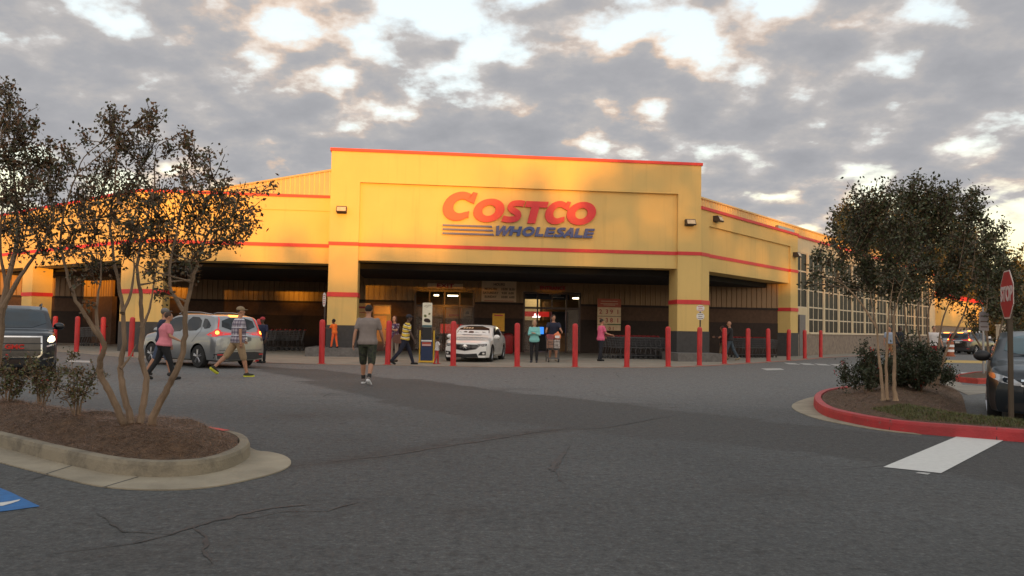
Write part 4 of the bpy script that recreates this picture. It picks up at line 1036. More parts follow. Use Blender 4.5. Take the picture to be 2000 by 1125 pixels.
o = thing('handbag', 'brown shoulder bag hanging beside the woman behind the bollard', 'bag', pp(777, 690, 30.7, .72)); mb = MB(); mb.prism(smooth_poly([(-.22, 0), (.22, 0), (.18, .34), (-.18, .34)], 2), -.07, .07, f=lambda a, b_, h: (a, h, b_)); mb.build('bag_body', mat('bag_brown', (.13, .05, .03), .6), o); mb = MB(); mb.tube([(-.12, 0, .32), (-.08, .02, .62), (0, .03, .68), (.08, .02, .62), (.12, 0, .32)], .012, 6); mb.build('strap', M_brown, o)
person('man in yellow striped shirt and navy trousers striding left of the display stand', gp(790, 713), R(-75), 1.82, 'dark', ((.01, .01, .01), 'short'), F('yellow_stripe', (.72, .50, .06), 'stripe'), 'short', F('navy_trousers', (.012, .014, .03)), 'long', (.01, .01, .01),
       lleg=(24, 6, 4), rleg=(-24, 16, -30), larm=(-14, 12, 18), rarm=(14, 10, 14), lean=9, cap=(.02, .02, .03), fat=1.02)
person('toddler in white shirt and red patterned trousers beside the white sedan', gp(853, 712), R(-80), .98, 'dark', ((.01, .01, .01), 'short'), F('white_tee', (.62, .58, .56)), 'short', F('red_check', (.45, .04, .04)), 'long', (.4, .03, .03), headk=1.5, lleg=(10, 8), rleg=(-8, 8), larm=(50, 8, 30), rarm=(30, 8, 30))
person('woman in aqua long-sleeved top and black trousers with folded arms', pp(1043, 706, 32.5), R(172), 1.66, 'light', ((.36, .25, .14), 'bob'), F('aqua', (.22, .55, .52)), 'long', F('black_cloth', (.012, .012, .012)), 'long', (.05, .05, .06), female=True, larm=(18, 10, 95), rarm=(18, 10, 90), arm_in=(52, 50), fat=1.08, shirt_len=.82, rleg=(5, 4), head=(25, 0))
person('tall man in dark navy polo shirt pushing the loaded shopping trolley', pp(1080, 700, 34.2), R(180), 1.90, 'tan', ((.03, .02, .015), 'short'), F('navy_polo', (.015, .018, .04)), 'short', F('black_cloth', (.01, .01, .01)), 'short', (.3, .26, .2), fat=1.1, larm=(38, 14, 35), rarm=(38, 14, 35), lleg=(10, 6), rleg=(-8, 10, -10), head=(12, 10))
person('man in bright pink shirt and dark trousers in front of the price board', pp(1173, 697, 35.0), R(-70), 1.78, 'tan', ((.03, .02, .015), 'short'), F('hot_pink', (.72, .13, .24)), 'short', F('dark_trousers', (.015, .016, .024)), 'long', (.02, .02, .02), larm=(10, 14, 50), rarm=(20, 12, 55), lleg=(6, 4), rleg=(-6, 6), shirt_len=.84)
person('balding man in black jacket and jeans walking behind the bollard under the right canopy', pp(1426, 700, 38.6), R(70), 1.84, 'tan', ((.12, .08, .05), 'none'), F('black_jacket', (.014, .013, .014)), 'long', F('jeans', (.05, .07, .09)), 'long', (.3, .24, .16), larm=(20, 10, 50), rarm=(10, 10, 40), lleg=(18, 6), rleg=(-18, 12, -20))
person('woman in dark top and tan trousers left of the man in black jacket', pp(1412, 700, 39.4), R(80), 1.62, 'tan', ((.05, .02, .015), 'long'), F('maroon', (.05, .02, .02)), 'long', F('tan_trousers', (.26, .18, .11)), 'long', (.2, .15, .1), female=True, larm=(30, 10, 60), lleg=(-12, 8), rleg=(14, 4))
person('person in light blue shirt and tan shorts on the far side of the rose bushes', pp(1738, 690, 41.0), R(150), 1.72, 'tan', ((.02, .02, .02), 'short'), F('light_blue', (.34, .40, .50)), 'short', F('tan_shorts', (.42, .22, .10)), 'short')
person('person in long dark clothes on the far side of the rose bushes', pp(1757, 690, 40.0), R(190), 1.75, 'dark', ((.02, .02, .02), 'long'), F('blueblack', (.01, .012, .02)), 'long', F('blueblack', (.01, .012, .02)), 'long', female=True)
person('person in white shirt and red shorts on the far side of the right myrtle', pp(1824, 700, 36.0), R(165), 1.74, 'tan', ((.02, .02, .02), 'short'), F('white_tee', (.62, .58, .56)), 'short', F('red_shorts', (.35, .02, .03)), 'short', larm=(5, 16, 20), fat=1.1)
person('dim figure standing inside the exit doorway behind the placard', W(at_v(823, 660, 9.6)[0], 9.9, .03), R(185), 1.70, 'tan', ((.03, .02, .02), 'short'), F('maroon_top', (.12, .02, .02)), 'short', F('black_cloth', (.01, .01, .01)), 'long')
# the trolley being pushed, with its load
tp = pp(1080, 704, 33.25)
ct = dup(cart, tp, R(-90), 'shopping trolley full of boxes pushed by the man in the navy polo'); ct['group'] = 'trolley in use'; del ct['group']
def carton(label, x, y, z, sx, sy, sz, m_, rz=0, nm='carton'):
    o = thing(nm, label, 'box', (tp[0] + x, tp[1] + y, .02 + z), rz)
    mb = MB(); mb.box(-sx / 2, sx / 2, -sy / 2, sy / 2, 0, sz); mb.build('box_body', m_, o)
    mb = MB(); mb.box(-sx * .5, sx * .5, -sy / 2 - .004, -sy / 2, sz * .44, sz * .5); mb.box(-sx * .3, sx * .25, -sy / 2 - .004, -sy / 2, sz * .65, sz * .75); mb.build('print', M_txtdk, o)
m_bx = mat('box_white', (.62, .55, .5), .6, var=.1); m_bt = mat('box_tan', (.42, .22, .15), .7, var=.1)
carton('white box in the right of the loaded trolley', .135, -.05, .57, .24, .5, .17, m_bx); carton('upper white box in the right of the loaded trolley', .135, -.05, .745, .24, .5, .16, m_bx)
carton('brown carton in the left of the loaded trolley', -.135, -.05, .57, .25, .5, .34, m_bt); carton('red box on top of the brown carton in the loaded trolley', -.13, -.02, .915, .27, .4, .20, mat('box_red', (.36, .07, .08), .6))
o = thing('carrier_bag', 'orange carrier bag on top of the white boxes in the loaded trolley', 'bag', (tp[0] + .15, tp[1] - .05, .925)); mb = MB(); mb.ell((0, 0, .13), (.17, .16, .15)); mb.ell((.03, 0, .25), (.06, .08, .09)); link('bag_body', remesh(mb, .02, 'bag', [mat('bag_orange', (.75, .22, .09), .45)]), o); mb = MB(); mb.box(-.09, .09, -.17, -.155, .07, .17); mb.build('print', M_white, o)

# ------------------------------------------------------------------ cars (x forward, y left)
def interp(tab, x):
    return float(np.interp(x, [a[0] for a in tab], [a[1] for a in tab]))
def sm_tab(tab, x, r=.10):
    return sum(interp(tab, x + r * q) for q in (-1, -.6, -.2, .2, .6, 1)) / 6
class Car:
    def __init__(s, name, label, Ln, Wd, top, belt, plan, wheels, wr, paint, sill=.22, tum=.30, front=(.5, .22, .12), rear=(.4, .15, .05), crown=.05, archr=None, arch_drop=0):
        s.root = thing(name, label, 'car', (0, 0, 0)); s.L = Ln; s.W = Wd
        xs_ = [-Ln / 2 + Ln * i / 130 for i in range(131)]; hw = Wd / 2
        s.top = top; s.belt = belt; rs = []; ar = archr or wr + .055
        def section(x):
            w0 = hw * sm_tab(plan, x); zt = sm_tab(top, x, .06); zb = min(sm_tab(belt, x), zt - .045)
            z0 = sill
            for xw in wheels:
                if abs(x - xw) < ar: z0 = max(z0, wr + .01 + math.sqrt(ar * ar - (x - xw) ** 2) * .98)
            z0 = min(z0, zb - .04); P_ = []
            for f in (0, .12, .3, .5, .7, .86, 1):
                z = z0 + (zb - z0) * f; q = (z - sill) / (zb - sill)
                y = w0 * (np.interp(q, [0, .12, .35, .6, .78, .9, 1], [.945, .975, 1.0, .998, .985, .97, .945])); P_.append((y, z))
            yr = w0 * .945; zr = zt - crown; 
            if zr < zb: zr = zb + (zt - zb) * .4
            wr_ = yr - tum * (zr - zb) - .02
            for f in (.33, .66, 1): P_.append((yr + (wr_ - yr) * f, zb + (zr - zb) * f))
            P_.append((wr_ * .93, zr + (zt - zr) * .45)); P_.append((wr_ * .75, zr + (zt - zr) * .78)); P_.append((wr_ * .4, zr + (zt - zr) * .96))
            full = [(y, z) for y, z in P_] + [(0, zt)] + [(-y, z) for y, z in P_[::-1]]
            return full
        secs = [section(x) for x in xs_]
        def warp(x, y, z):
            for sg, (ln, bend, rake) in ((1, front), (-1, rear)):
                d = sg * x - (Ln / 2 - ln)
                if d > 0:
                    b = (d / ln) ** 1.0; x -= sg * b * bend * (abs(y) / hw) ** 2.6
                    zz = (z - .5) / .5; x -= sg * b * rake * (max(0, zz) ** 2 + max(0, -zz) ** 2 * .5)
            return (x, y, z)
        s.warp = warp; mb = MB(); n = len(secs[0])
        V_ = [warp(x, y, z) for x, sec in zip(xs_, secs) for y, z in sec]
        Fc = [(i * n + j, i * n + j + 1, (i + 1) * n + j + 1, (i + 1) * n + j) for i in range(len(xs_) - 1) for j in range(n - 1)]
        mb.add(V_, Fc)
        # end caps as shrinking rings
        for e, x in ((0, xs_[0]), (-1, xs_[-1])):
            sec = secs[e]; zmax = sec[n // 2][1]; rows = 9; cap = []
            for k in range(rows):
                cap.append([])
            half = n // 2
            # connect left and right sides row by row
            vs = []; fs = []; cols = 13
            for j in range(half + 1):
                y, z = sec[j]
                for c_ in range(cols): q = 1 - 2 * c_ / (cols - 1); vs.append(warp(x, y * q, z))
            for j in range(half):
                for c_ in range(cols - 1): a = j * cols + c_; fs.append((a, a + 1, a + cols + 1, a + cols))
            mb.add(vs, fs)
        me = mb.mesh('body', paint, True); bm = bmesh.new(); bm.from_mesh(me); bmesh.ops.remove_doubles(bm, verts=bm.verts, dist=.002); bmesh.ops.recalc_face_normals(bm, faces=bm.faces)
        bm.to_mesh(me); s.bvh = BVHTree.FromBMesh(bm); bm.free()
        me.polygons.foreach_set('use_smooth', [True] * len(me.polygons)); me.set_sharp_from_angle(angle=R(42))
        s.body = link('body', me, s.root)
        u = MB(); u.box(-Ln / 2 + .35, Ln / 2 - .35, -hw + .28, hw - .28, .20, .62); u.box(-Ln / 2 + .25, Ln / 2 - .3, -hw + .12, hw - .12, sill - .02, sill + .06) if False else None
        u.build('underbody', M_black, s.root)
        s.wheels = []
        for xw in wheels:
            for sd_ in (1, -1): s.wheels.append(s.wheel(xw, sd_ * (hw - .115), wr, sd_))
    def wheel(s, x, y, r, sd_, spokes=5):
        t_ = MB(); w_ = .105; p = [(r * .66, -w_), (r * .93, -w_), (r * .985, -w_ * .8), (r, -w_ * .4), (r, w_ * .4), (r * .985, w_ * .8), (r * .93, w_), (r * .66, w_)]
        t_.lathe(p, 32, axis='y'); wh = t_.build('wheel', M_tyre, s.root, True, loc=(x, y, r))
        m_ = MB(); yo = sd_ * w_ * .8
        m_.lathe([(r * .67, yo), (r * .67, yo + sd_ * .02), (r * .61, yo + sd_ * .01), (r * .60, yo - sd_ * .04)], 32, axis='y', cap=False)
        for k in range(spokes):
            a = 2 * math.pi * k / spokes + .3
            for q in (-.13, .13):
                pts = [(r * .10 * math.cos(a), yo + sd_ * .012, r * .10 * math.sin(a)), (r * .64 * math.cos(a + q), yo + sd_ * .005, r * .64 * math.sin(a + q))]
                m_.tube(pts, [.03, .022], 5)
        m_.lathe([(.001, yo + sd_ * .03), (r * .15, yo + sd_ * .025), (r * .17, yo)], 14, axis='y', cap=False)
        m_.build('rim', M_rim, wh, False, fix=False)
        d_ = MB(); d_.lathe([(.001, yo - sd_ * .03), (r * .62, yo - sd_ * .03)], 24, axis='y', cap=False); d_.build('brake_disc', M_black, wh, fix=False)
        return wh
    def decal(s, name, poly, d, m, off=.006, parent=None, cuts=4, smooth=1, label=None):
        """patch lying on the body; d F B L R T; poly in (y,z), (x,z) or (x,y)"""
        if smooth: poly = smooth_poly(poly, smooth)
        bm = bmesh.new()
        vs = [bm.verts.new((a, b_, 0)) for a, b_ in poly]; bm.faces.new(vs)
        bmesh.ops.triangulate(bm, faces=bm.faces[:])
        for _ in range(cuts):
            long_ = [e for e in bm.edges if e.calc_length() > .07]
            if not long_: break
            bmesh.ops.subdivide_edges(bm, edges=long_, cuts=1); bmesh.ops.triangulate(bm, faces=bm.faces[:])
        dirs = {'F': (-1, 0, 0), 'B': (1, 0, 0), 'L': (0, -1, 0), 'R': (0, 1, 0), 'T': (0, 0, -1)}; D = Vector(dirs[d]); bad = []
        for v in bm.verts:
            a, b_ = v.co.x, v.co.y
            o_ = {'F': (5, a, b_), 'B': (-5, a, b_), 'L': (a, 5, b_), 'R': (a, -5, b_), 'T': (a, b_, 5)}[d]
            loc, nrm, idx, dist = s.bvh.ray_cast(Vector(o_), D)
            if loc is None: bad.append(v); continue
            if nrm.dot(D) > 0: nrm = -nrm
            v.co = loc + (nrm * .5 - D * .5).normalized() * off
        if bad: bmesh.ops.delete(bm, geom=bad, context='VERTS')
        bmesh.ops.recalc_face_normals(bm, faces=bm.faces)
        me = bpy.data.meshes.new(name)
        if bm.faces:
            c_ = sum((f.normal for f in bm.faces), Vector())
            if c_.dot(D) > 0: bmesh.ops.reverse_faces(bm, faces=bm.faces)
        bm.to_mesh(me); bm.free(); me.materials.append(m); me.polygons.foreach_set('use_smooth', [True] * len(me.polygons))
        o = link(name, me, parent or s.root)
        if label: o['label'] = label
        return o
    def both(s, name, poly, d, m, **k):
        if d in 'FB': s.decal(name, poly, d, m, **k); s.decal(name, [(-a, b_) for a, b_ in poly], d, m, **k)
        else: s.decal(name, poly, 'L', m, **k); s.decal(name, poly, 'R', m, **k)
    def seam(s, pts, d, w_=.006):
        for a, b_ in zip(pts, pts[1:]):
            v = Vector((b_[0] - a[0], b_[1] - a[1])).normalized(); nx_, ny_ = -v.y * w_, v.x * w_
            s.both('door_seam', [(a[0] + nx_, a[1] + ny_), (b_[0] + nx_, b_[1] + ny_), (b_[0] - nx_, b_[1] - ny_), (a[0] - nx_, a[1] - ny_)], d, M_black, smooth=0, off=.004)
    def mirror(s, x, z, y, m_, sz=1):
        for sd_ in (1, -1):
            q = MB(); q.ell((x, sd_ * (y + .13), z), (.075 * sz, .125 * sz, .085 * sz)); q.tube([(x + .02, sd_ * (y - .03), z - .06), (x, sd_ * (y + .06), z - .03)], [.03, .03], 6)
            q.build('door_mirror', m_, s.root, True)
    def place(s, x, y, hx, hy):
        s.root.location = (x, y, .0); s.root.rotation_euler = (0, 0, math.atan2(hy, hx))
def carpaint(name, c, metal=.3, rough=.3): return mat(name, c, rough, metal=metal, var=.02, coat=1.0, scale=2)

# --- silver SUV seen from behind
P_silver = carpaint('silver_paint', (.30, .31, .32), .7, .30)
topS = [(-2.28, .92), (-2.24, 1.02), (-2.16, 1.10), (-2.02, 1.40), (-1.88, 1.57), (-1.6, 1.625), (-.8, 1.66), (0, 1.66), (.35, 1.60), (.75, 1.40), (1.12, 1.15), (1.25, 1.08), (1.8, 1.0), (2.15, .88), (2.28, .74)]
beltS = [(-2.28, .88), (-2.1, 1.05), (-1.6, 1.12), (-.8, 1.06), (0, 1.02), (1.0, .99), (1.7, .93), (2.28, .70)]
planS = [(-2.28, .93), (-1.9, .985), (-1.2, 1.0), (1.2, 1.0), (1.8, .97), (2.28, .86)]
def make_suv(name, label, paint):
    c = Car(name, label, 4.56, 1.82, topS, beltS, planS, [-1.30, 1.32], .345, paint, front=(.5, .25, .10), rear=(.35, .16, .03), sill=.25)
    red = mat('tail_red', (.45, .01, .012), .15, emit=(1, .03, .02), es=.35, coat=1); glow = mat('tail_glow', (1, .4, .1), .2, emit=(1, .32, .03), es=6.0)
    c.decal('rear_window', [(-.60, 1.16), (.60, 1.16), (.52, 1.53), (-.52, 1.53)], 'B', M_carglass)
    c.both('tail_light', [(.66, 1.02), (.86, .93), (.88, 1.03), (.76, 1.20), (.67, 1.20)], 'B', red, off=.012)
    c.both('tail_light', [(-2.2, .96), (-1.86, 1.02), (-2.03, 1.14), (-2.2, 1.17)], 'S', red, off=.012)
    c.both('pillar_light', [(.685, 1.20), (.735, 1.20), (.615, 1.55), (.58, 1.55)], 'B', red, off=.010)
    c.both('brake_bulb', [(.71, 1.04), (.80, 1.02), (.79, 1.12), (.71, 1.13)], 'B', glow, off=.018)
    c.decal('brake_bulb', [(-.20, 1.565), (.20, 1.565), (.20, 1.60), (-.20, 1.60)], 'B', glow, off=.02, smooth=0)
    c.decal('rear_bumper', [(-.90, .26), (.90, .26), (.90, .50), (-.90, .50)], 'B', mat('bumper_grey', (.03, .03, .032), .6), off=.010)
    c.both('side_cladding', [(-2.25, .24), (2.1, .24), (2.1, .36), (-2.25, .36)], 'S', MATS['bumper_grey'], off=.004, smooth=0) if False else None
    c.decal('tailgate_recess', [(-.30, .80), (.30, .80), (.33, .97), (-.33, .97)], 'B', mat('recess', (.12, .12, .12), .4), off=.006)
    c.decal('number_plate', [(-.16, .82), (.16, .82), (.16, .94), (-.16, .94)], 'B', M_sign, off=.012, smooth=0)
    c.decal('trim_strip', [(-.36, .99), (.36, .99), (.36, 1.02), (-.36, 1.02)], 'B', M_chrome, off=.012, smooth=0)
    c.decal('tailgate_gap', [(-.74, .545), (.74, .545), (.74, .557), (-.74, .557)], 'B', M_black, off=.004, smooth=0)
    c.both('reflector', [(.62, .40), (.80, .40), (.80, .44), (.62, .44)], 'B', M_signred, off=.016, smooth=0)
    c.decal('windscreen', [(-.62, 1.14), (.62, 1.14), (.52, 1.56), (-.52, 1.56)], 'F', M_carglass)
    c.both('side_window', [(-.42, 1.10), (.42, 1.06), (.98, 1.06), (.50, 1.44), (.25, 1.53), (-.42, 1.56)], 'S', M_carglass)
    c.both('side_window', [(-1.32, 1.14), (-.50, 1.10), (-.50, 1.56), (-1.22, 1.53)], 'S', M_carglass)
    c.both('side_window', [(-1.42, 1.17), (-1.32, 1.50), (-1.55, 1.48), (-1.86, 1.22)], 'S', M_carglass)
    c.seam([(-.46, 1.55), (-.46, .42)], 'S'); c.seam([(.98, 1.0), (.92, .45)], 'S'); c.seam([(-1.36, 1.5), (-1.36, 1.12), (-.98, .78)], 'S')
    c.both('door_handle', [(-.72, .97), (-.55, .97), (-.55, 1.0), (-.72, 1.0)], 'S', M_black, off=.02); c.both('door_handle', [(.2, .95), (.37, .95), (.37, .98), (.2, .98)], 'S', M_black, off=.02)
    c.both('headlight', [(.50, .80), (.84, .82), (.82, .92), (.50, .88)], 'F', M_sign, off=.01); c.decal('grille', [(-.45, .62), (.45, .62), (.48, .86), (-.48, .86)], 'F', M_blackg, off=.01)
    c.decal('number_plate', [(-.16, .45), (.16, .45), (.16, .57), (-.16, .57)], 'F', M_sign, off=.012, smooth=0)
    q = MB()
    for s_ in (-1, 1): q.tube([(-1.5, s_ * .57, 1.63), (-.9, s_ * .58, 1.69), (.0, s_ * .58, 1.70), (.3, s_ * .57, 1.64)], .014, 6)
    q.build('roof_rail', M_steel, c.root, True); c.mirror(.86, 1.12, .84, paint)
    return c
suv = make_suv('silver_suv', 'silver SUV seen from behind with its brake lamps lit, by the left canopy', P_silver)
# rear wheel positions from the photo: left rear (-9.63,24.97), right rear (-8.25,26.13)
hd = Vector((-.80, .60)).normalized(); mid = Vector((-8.95, 25.60)) + hd * 1.30
suv.place(mid.x, mid.y, hd.x, hd.y)

# --- white sedan seen from the front
P_white = carpaint('white_car_paint', (.84, .83, .80), 0, .25)
topW = [(-2.42, .86), (-2.38, 1.0), (-2.2, 1.07), (-1.75, 1.10), (-1.4, 1.22), (-.95, 1.41), (-.4, 1.48), (.0, 1.475), (.35, 1.39), (.85, 1.14), (1.12, 1.02), (1.25, .97), (1.8, .92), (2.2, .86), (2.42, .76)]
beltW = [(-2.42, .82), (-2.0, .98), (-1.2, .96), (0, .93), (1.2, .89), (2.0, .83), (2.42, .70)]
planW = [(-2.42, .88), (-2.0, .97), (-1.2, 1.0), (1.2, 1.0), (1.9, .97), (2.42, .86)]
c = Car('white_sedan', 'white sedan with a banner across its windscreen parked facing out under the entrance canopy', 4.84, 1.86, topW, beltW, planW, [-1.36, 1.42], .335, P_white, front=(.55, .30, .10), rear=(.45, .22, .06), sill=.20)
M_wsd = mat('windscreen_dark', (.012, .012, .012), .2, spec=.2)
c.decal('windscreen', [(-.70, 1.05), (.70, 1.05), (.575, 1.42), (-.575, 1.42)], 'F', M_wsd)
c.decal('windscreen_banner', [(-.665, 1.07), (.665, 1.07), (.60, 1.25), (-.60, 1.25)], 'F', M_white, off=.012, smooth=0)
for q in ([(-.56, 1.16), (-.34, 1.19), (-.40, 1.15)], [(-.30, 1.15), (-.08, 1.17), (-.08, 1.155)], [(-.06, 1.13), (.20, 1.13), (.17, 1.21), (.0, 1.21)], [(.24, 1.15), (.40, 1.16), (.38, 1.2), (.25, 1.2)], [(.42, 1.15), (.58, 1.16), (.56, 1.18)]):
    c.decal('banner_lettering', [(-a, b_) for a, b_ in q], 'F', M_txtdk, off=.018, cuts=2)
for k in range(4): c.decal('top_lettering', [(-.48 + .11 * k, 1.31), (-.40 + .11 * k, 1.31), (-.38 + .11 * k, 1.36), (-.46 + .11 * k, 1.36)], 'F', M_board, off=.012, smooth=0, cuts=1)
c.decal('grille_surround', [(-.50, .715), (.50, .715), (.60, .66), (.44, .52), (.0, .45), (-.44, .52), (-.60, .66)], 'F', mat('trim_grey', (.25, .25, .25), .3, metal=.6), off=.008, smooth=0)
c.decal('grille', [(-.46, .70), (.46, .70), (.55, .66), (.41, .535), (.0, .47), (-.41, .535), (-.55, .66)], 'F', M_blackg, off=.014, smooth=0)
c.both('headlight', [(.47, .725), (.80, .735), (.80, .655), (.66, .63), (.57, .66)], 'F', mat('headlamp', (.05, .05, .05), .15, metal=.2, coat=1), off=.016, smooth=0)
for k in range(3): c.both('headlight_cell', [(.59 + .065 * k, .665), (.635 + .065 * k, .668), (.635 + .065 * k, .71), (.59 + .065 * k, .705)], 'F', mat('lamp_cell', (.45, .45, .45), .2), off=.022, smooth=0, cuts=1)
c.decal('lower_intake', [(-.52, .205), (.52, .205), (.46, .36), (.0, .33), (-.46, .36)], 'F', M_black, off=.010, smooth=0)
c.both('fog_recess', [(.50, .29), (.79, .29), (.79, .45), (.60, .43)], 'F', M_black, off=.010, smooth=0)
c.both('fog_lamp', [(.66, .33), (.75, .33), (.75, .40), (.66, .40)], 'F', M_sign, off=.018)
q = MB(); q.lathe([(.10, 0), (.10, .02), (.08, .024)], 24, axis='x', c=(2.405, 0, .60)); q.lathe([(.082, 0), (.082, .015)], 24, axis='x', c=(2.413, 0, .60), mi=1)
for s_ in (-1, 1): q.tube([(2.435, s_ * .035, .665), (2.435, s_ * .022, .605), (2.435, s_ * .055, .54)], .011, 5)
q.tube([(2.435, -.02, .60), (2.435, .02, .60)], .009, 5)
em = q.build('front_emblem', [M_chrome, M_blackg], c.root, True)
c.both('side_window', [(-1.15, 1.02), (.80, .99), (.35, 1.27), (-.0, 1.36), (-.75, 1.34)], 'S', M_carglass)
c.seam([(-.15, 1.34), (-.15, .40)], 'S'); c.seam([(.95, .95), (.90, .35)], 'S'); c.seam([(-1.1, 1.0), (-.95, .6)], 'S')
c.both('door_handle', [(.0, .86), (.18, .86), (.18, .89), (.0, .89)], 'S', M_chrome, off=.02)
c.both('sill_trim', [(-1.0, .21), (.98, .21), (.98, .30), (-1.0, .27)], 'S', M_chrome, off=.012, smooth=0)
c.decal('bonnet_gap', [(1.26, -.7), (1.29, -.7), (1.29, .7), (1.26, .7)], 'T', M_black, off=.004, smooth=0)
c.mirror(.78, 1.0, .84, P_white)
c.place(-1.42, 31.75 + 2.3, -.15, -1)

# --- dark SUV with chrome grille, front view
P_dark = mat('dark_blue_paint', (.008, .011, .017), .3, metal=.2, var=.02, coat=.4)
topG = [(-2.5, .95), (-2.45, 1.15), (-2.3, 1.45), (-2.1, 1.68), (-1.6, 1.78), (-.6, 1.82), (.3, 1.80), (.65, 1.70), (1.15, 1.38), (1.42, 1.20), (1.55, 1.16), (2.1, 1.14), (2.38, 1.11), (2.5, 1.03)]
beltG = [(-2.5, .9), (-2.2, 1.1), (0, 1.12), (1.2, 1.08), (2.0, 1.05), (2.5, .96)]
planG = [(-2.5, .93), (-2.0, .985), (-1.2, 1.0), (1.4, 1.0), (2.0, .985), (2.5, .92)]
c = Car('dark_suv', 'dark SUV with chrome grille and one lit headlamp at the left edge', 5.0, 2.0, topG, beltG, planG, [-1.5, 1.5], .385, P_dark, front=(.5, .26, .06), rear=(.4, .15, .05), sill=.26, tum=.25)
c.decal('windscreen', [(-.78, 1.22), (.78, 1.22), (.64, 1.72), (-.64, 1.72)], 'F', M_carglass)
c.decal('grille_frame', [(-.56, .48), (.56, .48), (.64, .56), (.62, 1.02), (-.62, 1.02), (-.64, .56)], 'F', M_chrome, off=.012, smooth=0)
c.decal('grille', [(-.53, .51), (.53, .51), (.60, .58), (.58, .985), (-.58, .985), (-.60, .58)], 'F', mat('grille_metal', (.10, .09, .08), .35, metal=.7), off=.02, smooth=0)
for z in (.665, .83): c.decal('grille_bar', [(-.62, z - .012), (.62, z - .012), (.62, z + .012), (-.62, z + .012)], 'F', M_black, off=.028, smooth=0)
te = text('emblem', 'GMC', .15, mat('emblem_red', (.55, .03, .02), .3), c.root, (2.545, 0, .75), (R(90), 0, R(90)), extrude=.012, bold=.006, sx=1.3)
lit = mat('headlamp_lit', (1, 1, .9), .2, emit=(1, .86, .55), es=11)
c.both('headlight', [(.73, .84), (.92, .86), (.93, 1.0), (.84, 1.05), (.74, .98)], 'F', mat('headlamp_clear', (.35, .35, .34), .1, coat=1), off=.016)
c.decal('headlamp_bulb', [(.75, .87), (.90, .88), (.90, .99), (.83, 1.02), (.76, .96)], 'F', lit, off=.028)
c.both('chrome_strip', [(.64, .42), (.88, .47), (.90, .50), (.66, .46)], 'F', M_chrome, off=.02, smooth=0)
c.both('headlight_trim', [(.73, .74), (.93, .80), (.95, .84), (.73, .78)], 'F', M_chrome, off=.014, smooth=0)
c.decal('lower_intake', [(-.56, .30), (.56, .30), (.60, .44), (-.60, .44)], 'F', M_black, off=.012)
c.decal('number_plate', [(-.15, .34), (.15, .34), (.15, .44), (-.15, .44)], 'F', M_dkbrown, off=.02, smooth=0)
c.both('side_window', [(-.45, 1.18), (1.2, 1.16), (.7, 1.6), (-.45, 1.70)], 'S', M_carglass); c.both('side_window', [(-2.0, 1.2), (-.55, 1.18), (-.55, 1.70), (-1.9, 1.66)], 'S', M_carglass)
c.decal('bonnet_gap', [(1.50, -.8), (1.53, -.8), (1.53, .8), (1.50, .8)], 'T', M_black, off=.004, smooth=0)
c.mirror(.95, 1.26, .93, P_dark, 1.15)
q = MB()
for s_ in (-1, 1): q.tube([(-1.9, s_ * .62, 1.76), (-1.2, s_ * .64, 1.86), (.2, s_ * .64, 1.86), (.5, s_ * .62, 1.77)], .02, 6)
q.build('roof_rail', M_black, c.root, True)
q = MB(); q.box(-.64, .64, 0, .02, 0, .03); 
hg = Vector((.52, -.85)).normalized(); fc = P(27, 702, 19.5); c.place(fc.x - hg.x * 2.35, fc.y - hg.y * 2.35, hg.x, hg.y); c.root.scale = (.94, .92, .96)

# --- dark sedan at the right edge
P_van = mat('dark_teal_paint', (.008, .014, .020), .3, metal=.2, var=.02, coat=.35)
topV = [(-2.42, .90), (-2.36, 1.02), (-2.1, 1.10), (-1.75, 1.13), (-1.35, 1.28), (-.9, 1.43), (-.3, 1.49), (.1, 1.47), (.45, 1.38), (.95, 1.16), (1.22, 1.03), (1.35, .985), (1.85, .93), (2.2, .85), (2.42, .70)]
beltV = [(-2.42, .84), (-2.0, 1.0), (-1.2, .99), (0, .96), (1.2, .92), (2.0, .82), (2.42, .62)]
c = Car('dark_sedan', 'dark sedan cut by the right edge, parked beyond the stop sign', 4.84, 1.87, topV, beltV, planW, [-1.38, 1.42], .335, P_van, front=(.6, .36, .12), rear=(.4, .15, .05), sill=.20, tum=.33)
c.decal('windscreen', [(-.70, 1.05), (.70, 1.05), (.58, 1.43), (-.58, 1.43)], 'F', mat('windscreen_green', (.03, .07, .08), .08, spec=.4))
hl = mat('headlamp_clear2', (.42, .43, .44), .12, metal=.3, coat=1)
c.both('headlight', [(.44, .60), (.82, .68), (.90, .80), (.82, .80), (.46, .68)], 'F', hl, off=.014)
c.both('turn_signal', [(.79, .70), (.87, .72), (.90, .80), (.80, .79)], 'F', mat('amber', (.5, .14, .05), .2, coat=1), off=.020)
c.both('headlight_lens', [(.62, .655), (.70, .665), (.70, .73), (.62, .72)], 'F', M_glass, off=.022)
c.decal('grille', [(-.42, .44), (.42, .44), (.46, .70), (-.46, .70)], 'F', M_blackg, off=.012)
for z in (.60, .675): c.decal('grille_chrome', [(-.46, z + .012), (-.25, z), (.25, z), (.46, z + .012), (.46, z + .035), (.25, z + .026), (-.25, z + .026), (-.46, z + .035)], 'F', M_chrome, off=.022, smooth=0)
c.decal('lower_intake', [(-.7, .22), (.7, .22), (.62, .38), (-.62, .38)], 'F', M_black, off=.012)
c.both('side_window', [(-1.15, 1.05), (.85, 1.02), (.35, 1.30), (.0, 1.39), (-.75, 1.37)], 'S', M_carglass)
c.decal('windscreen_wiper', [(-.62, 1.06), (.1, 1.08), (.1, 1.095), (-.62, 1.075)], 'F', M_black, off=.02, smooth=0)
c.mirror(.86, 1.04, .86, M_black, 1.1)
hv = Vector((-.50, -.86)).normalized(); fc = P(2066, 760, 12.35); c.place(fc.x - hv.x * 2.42, fc.y - hv.y * 2.42, hv.x, hv.y)

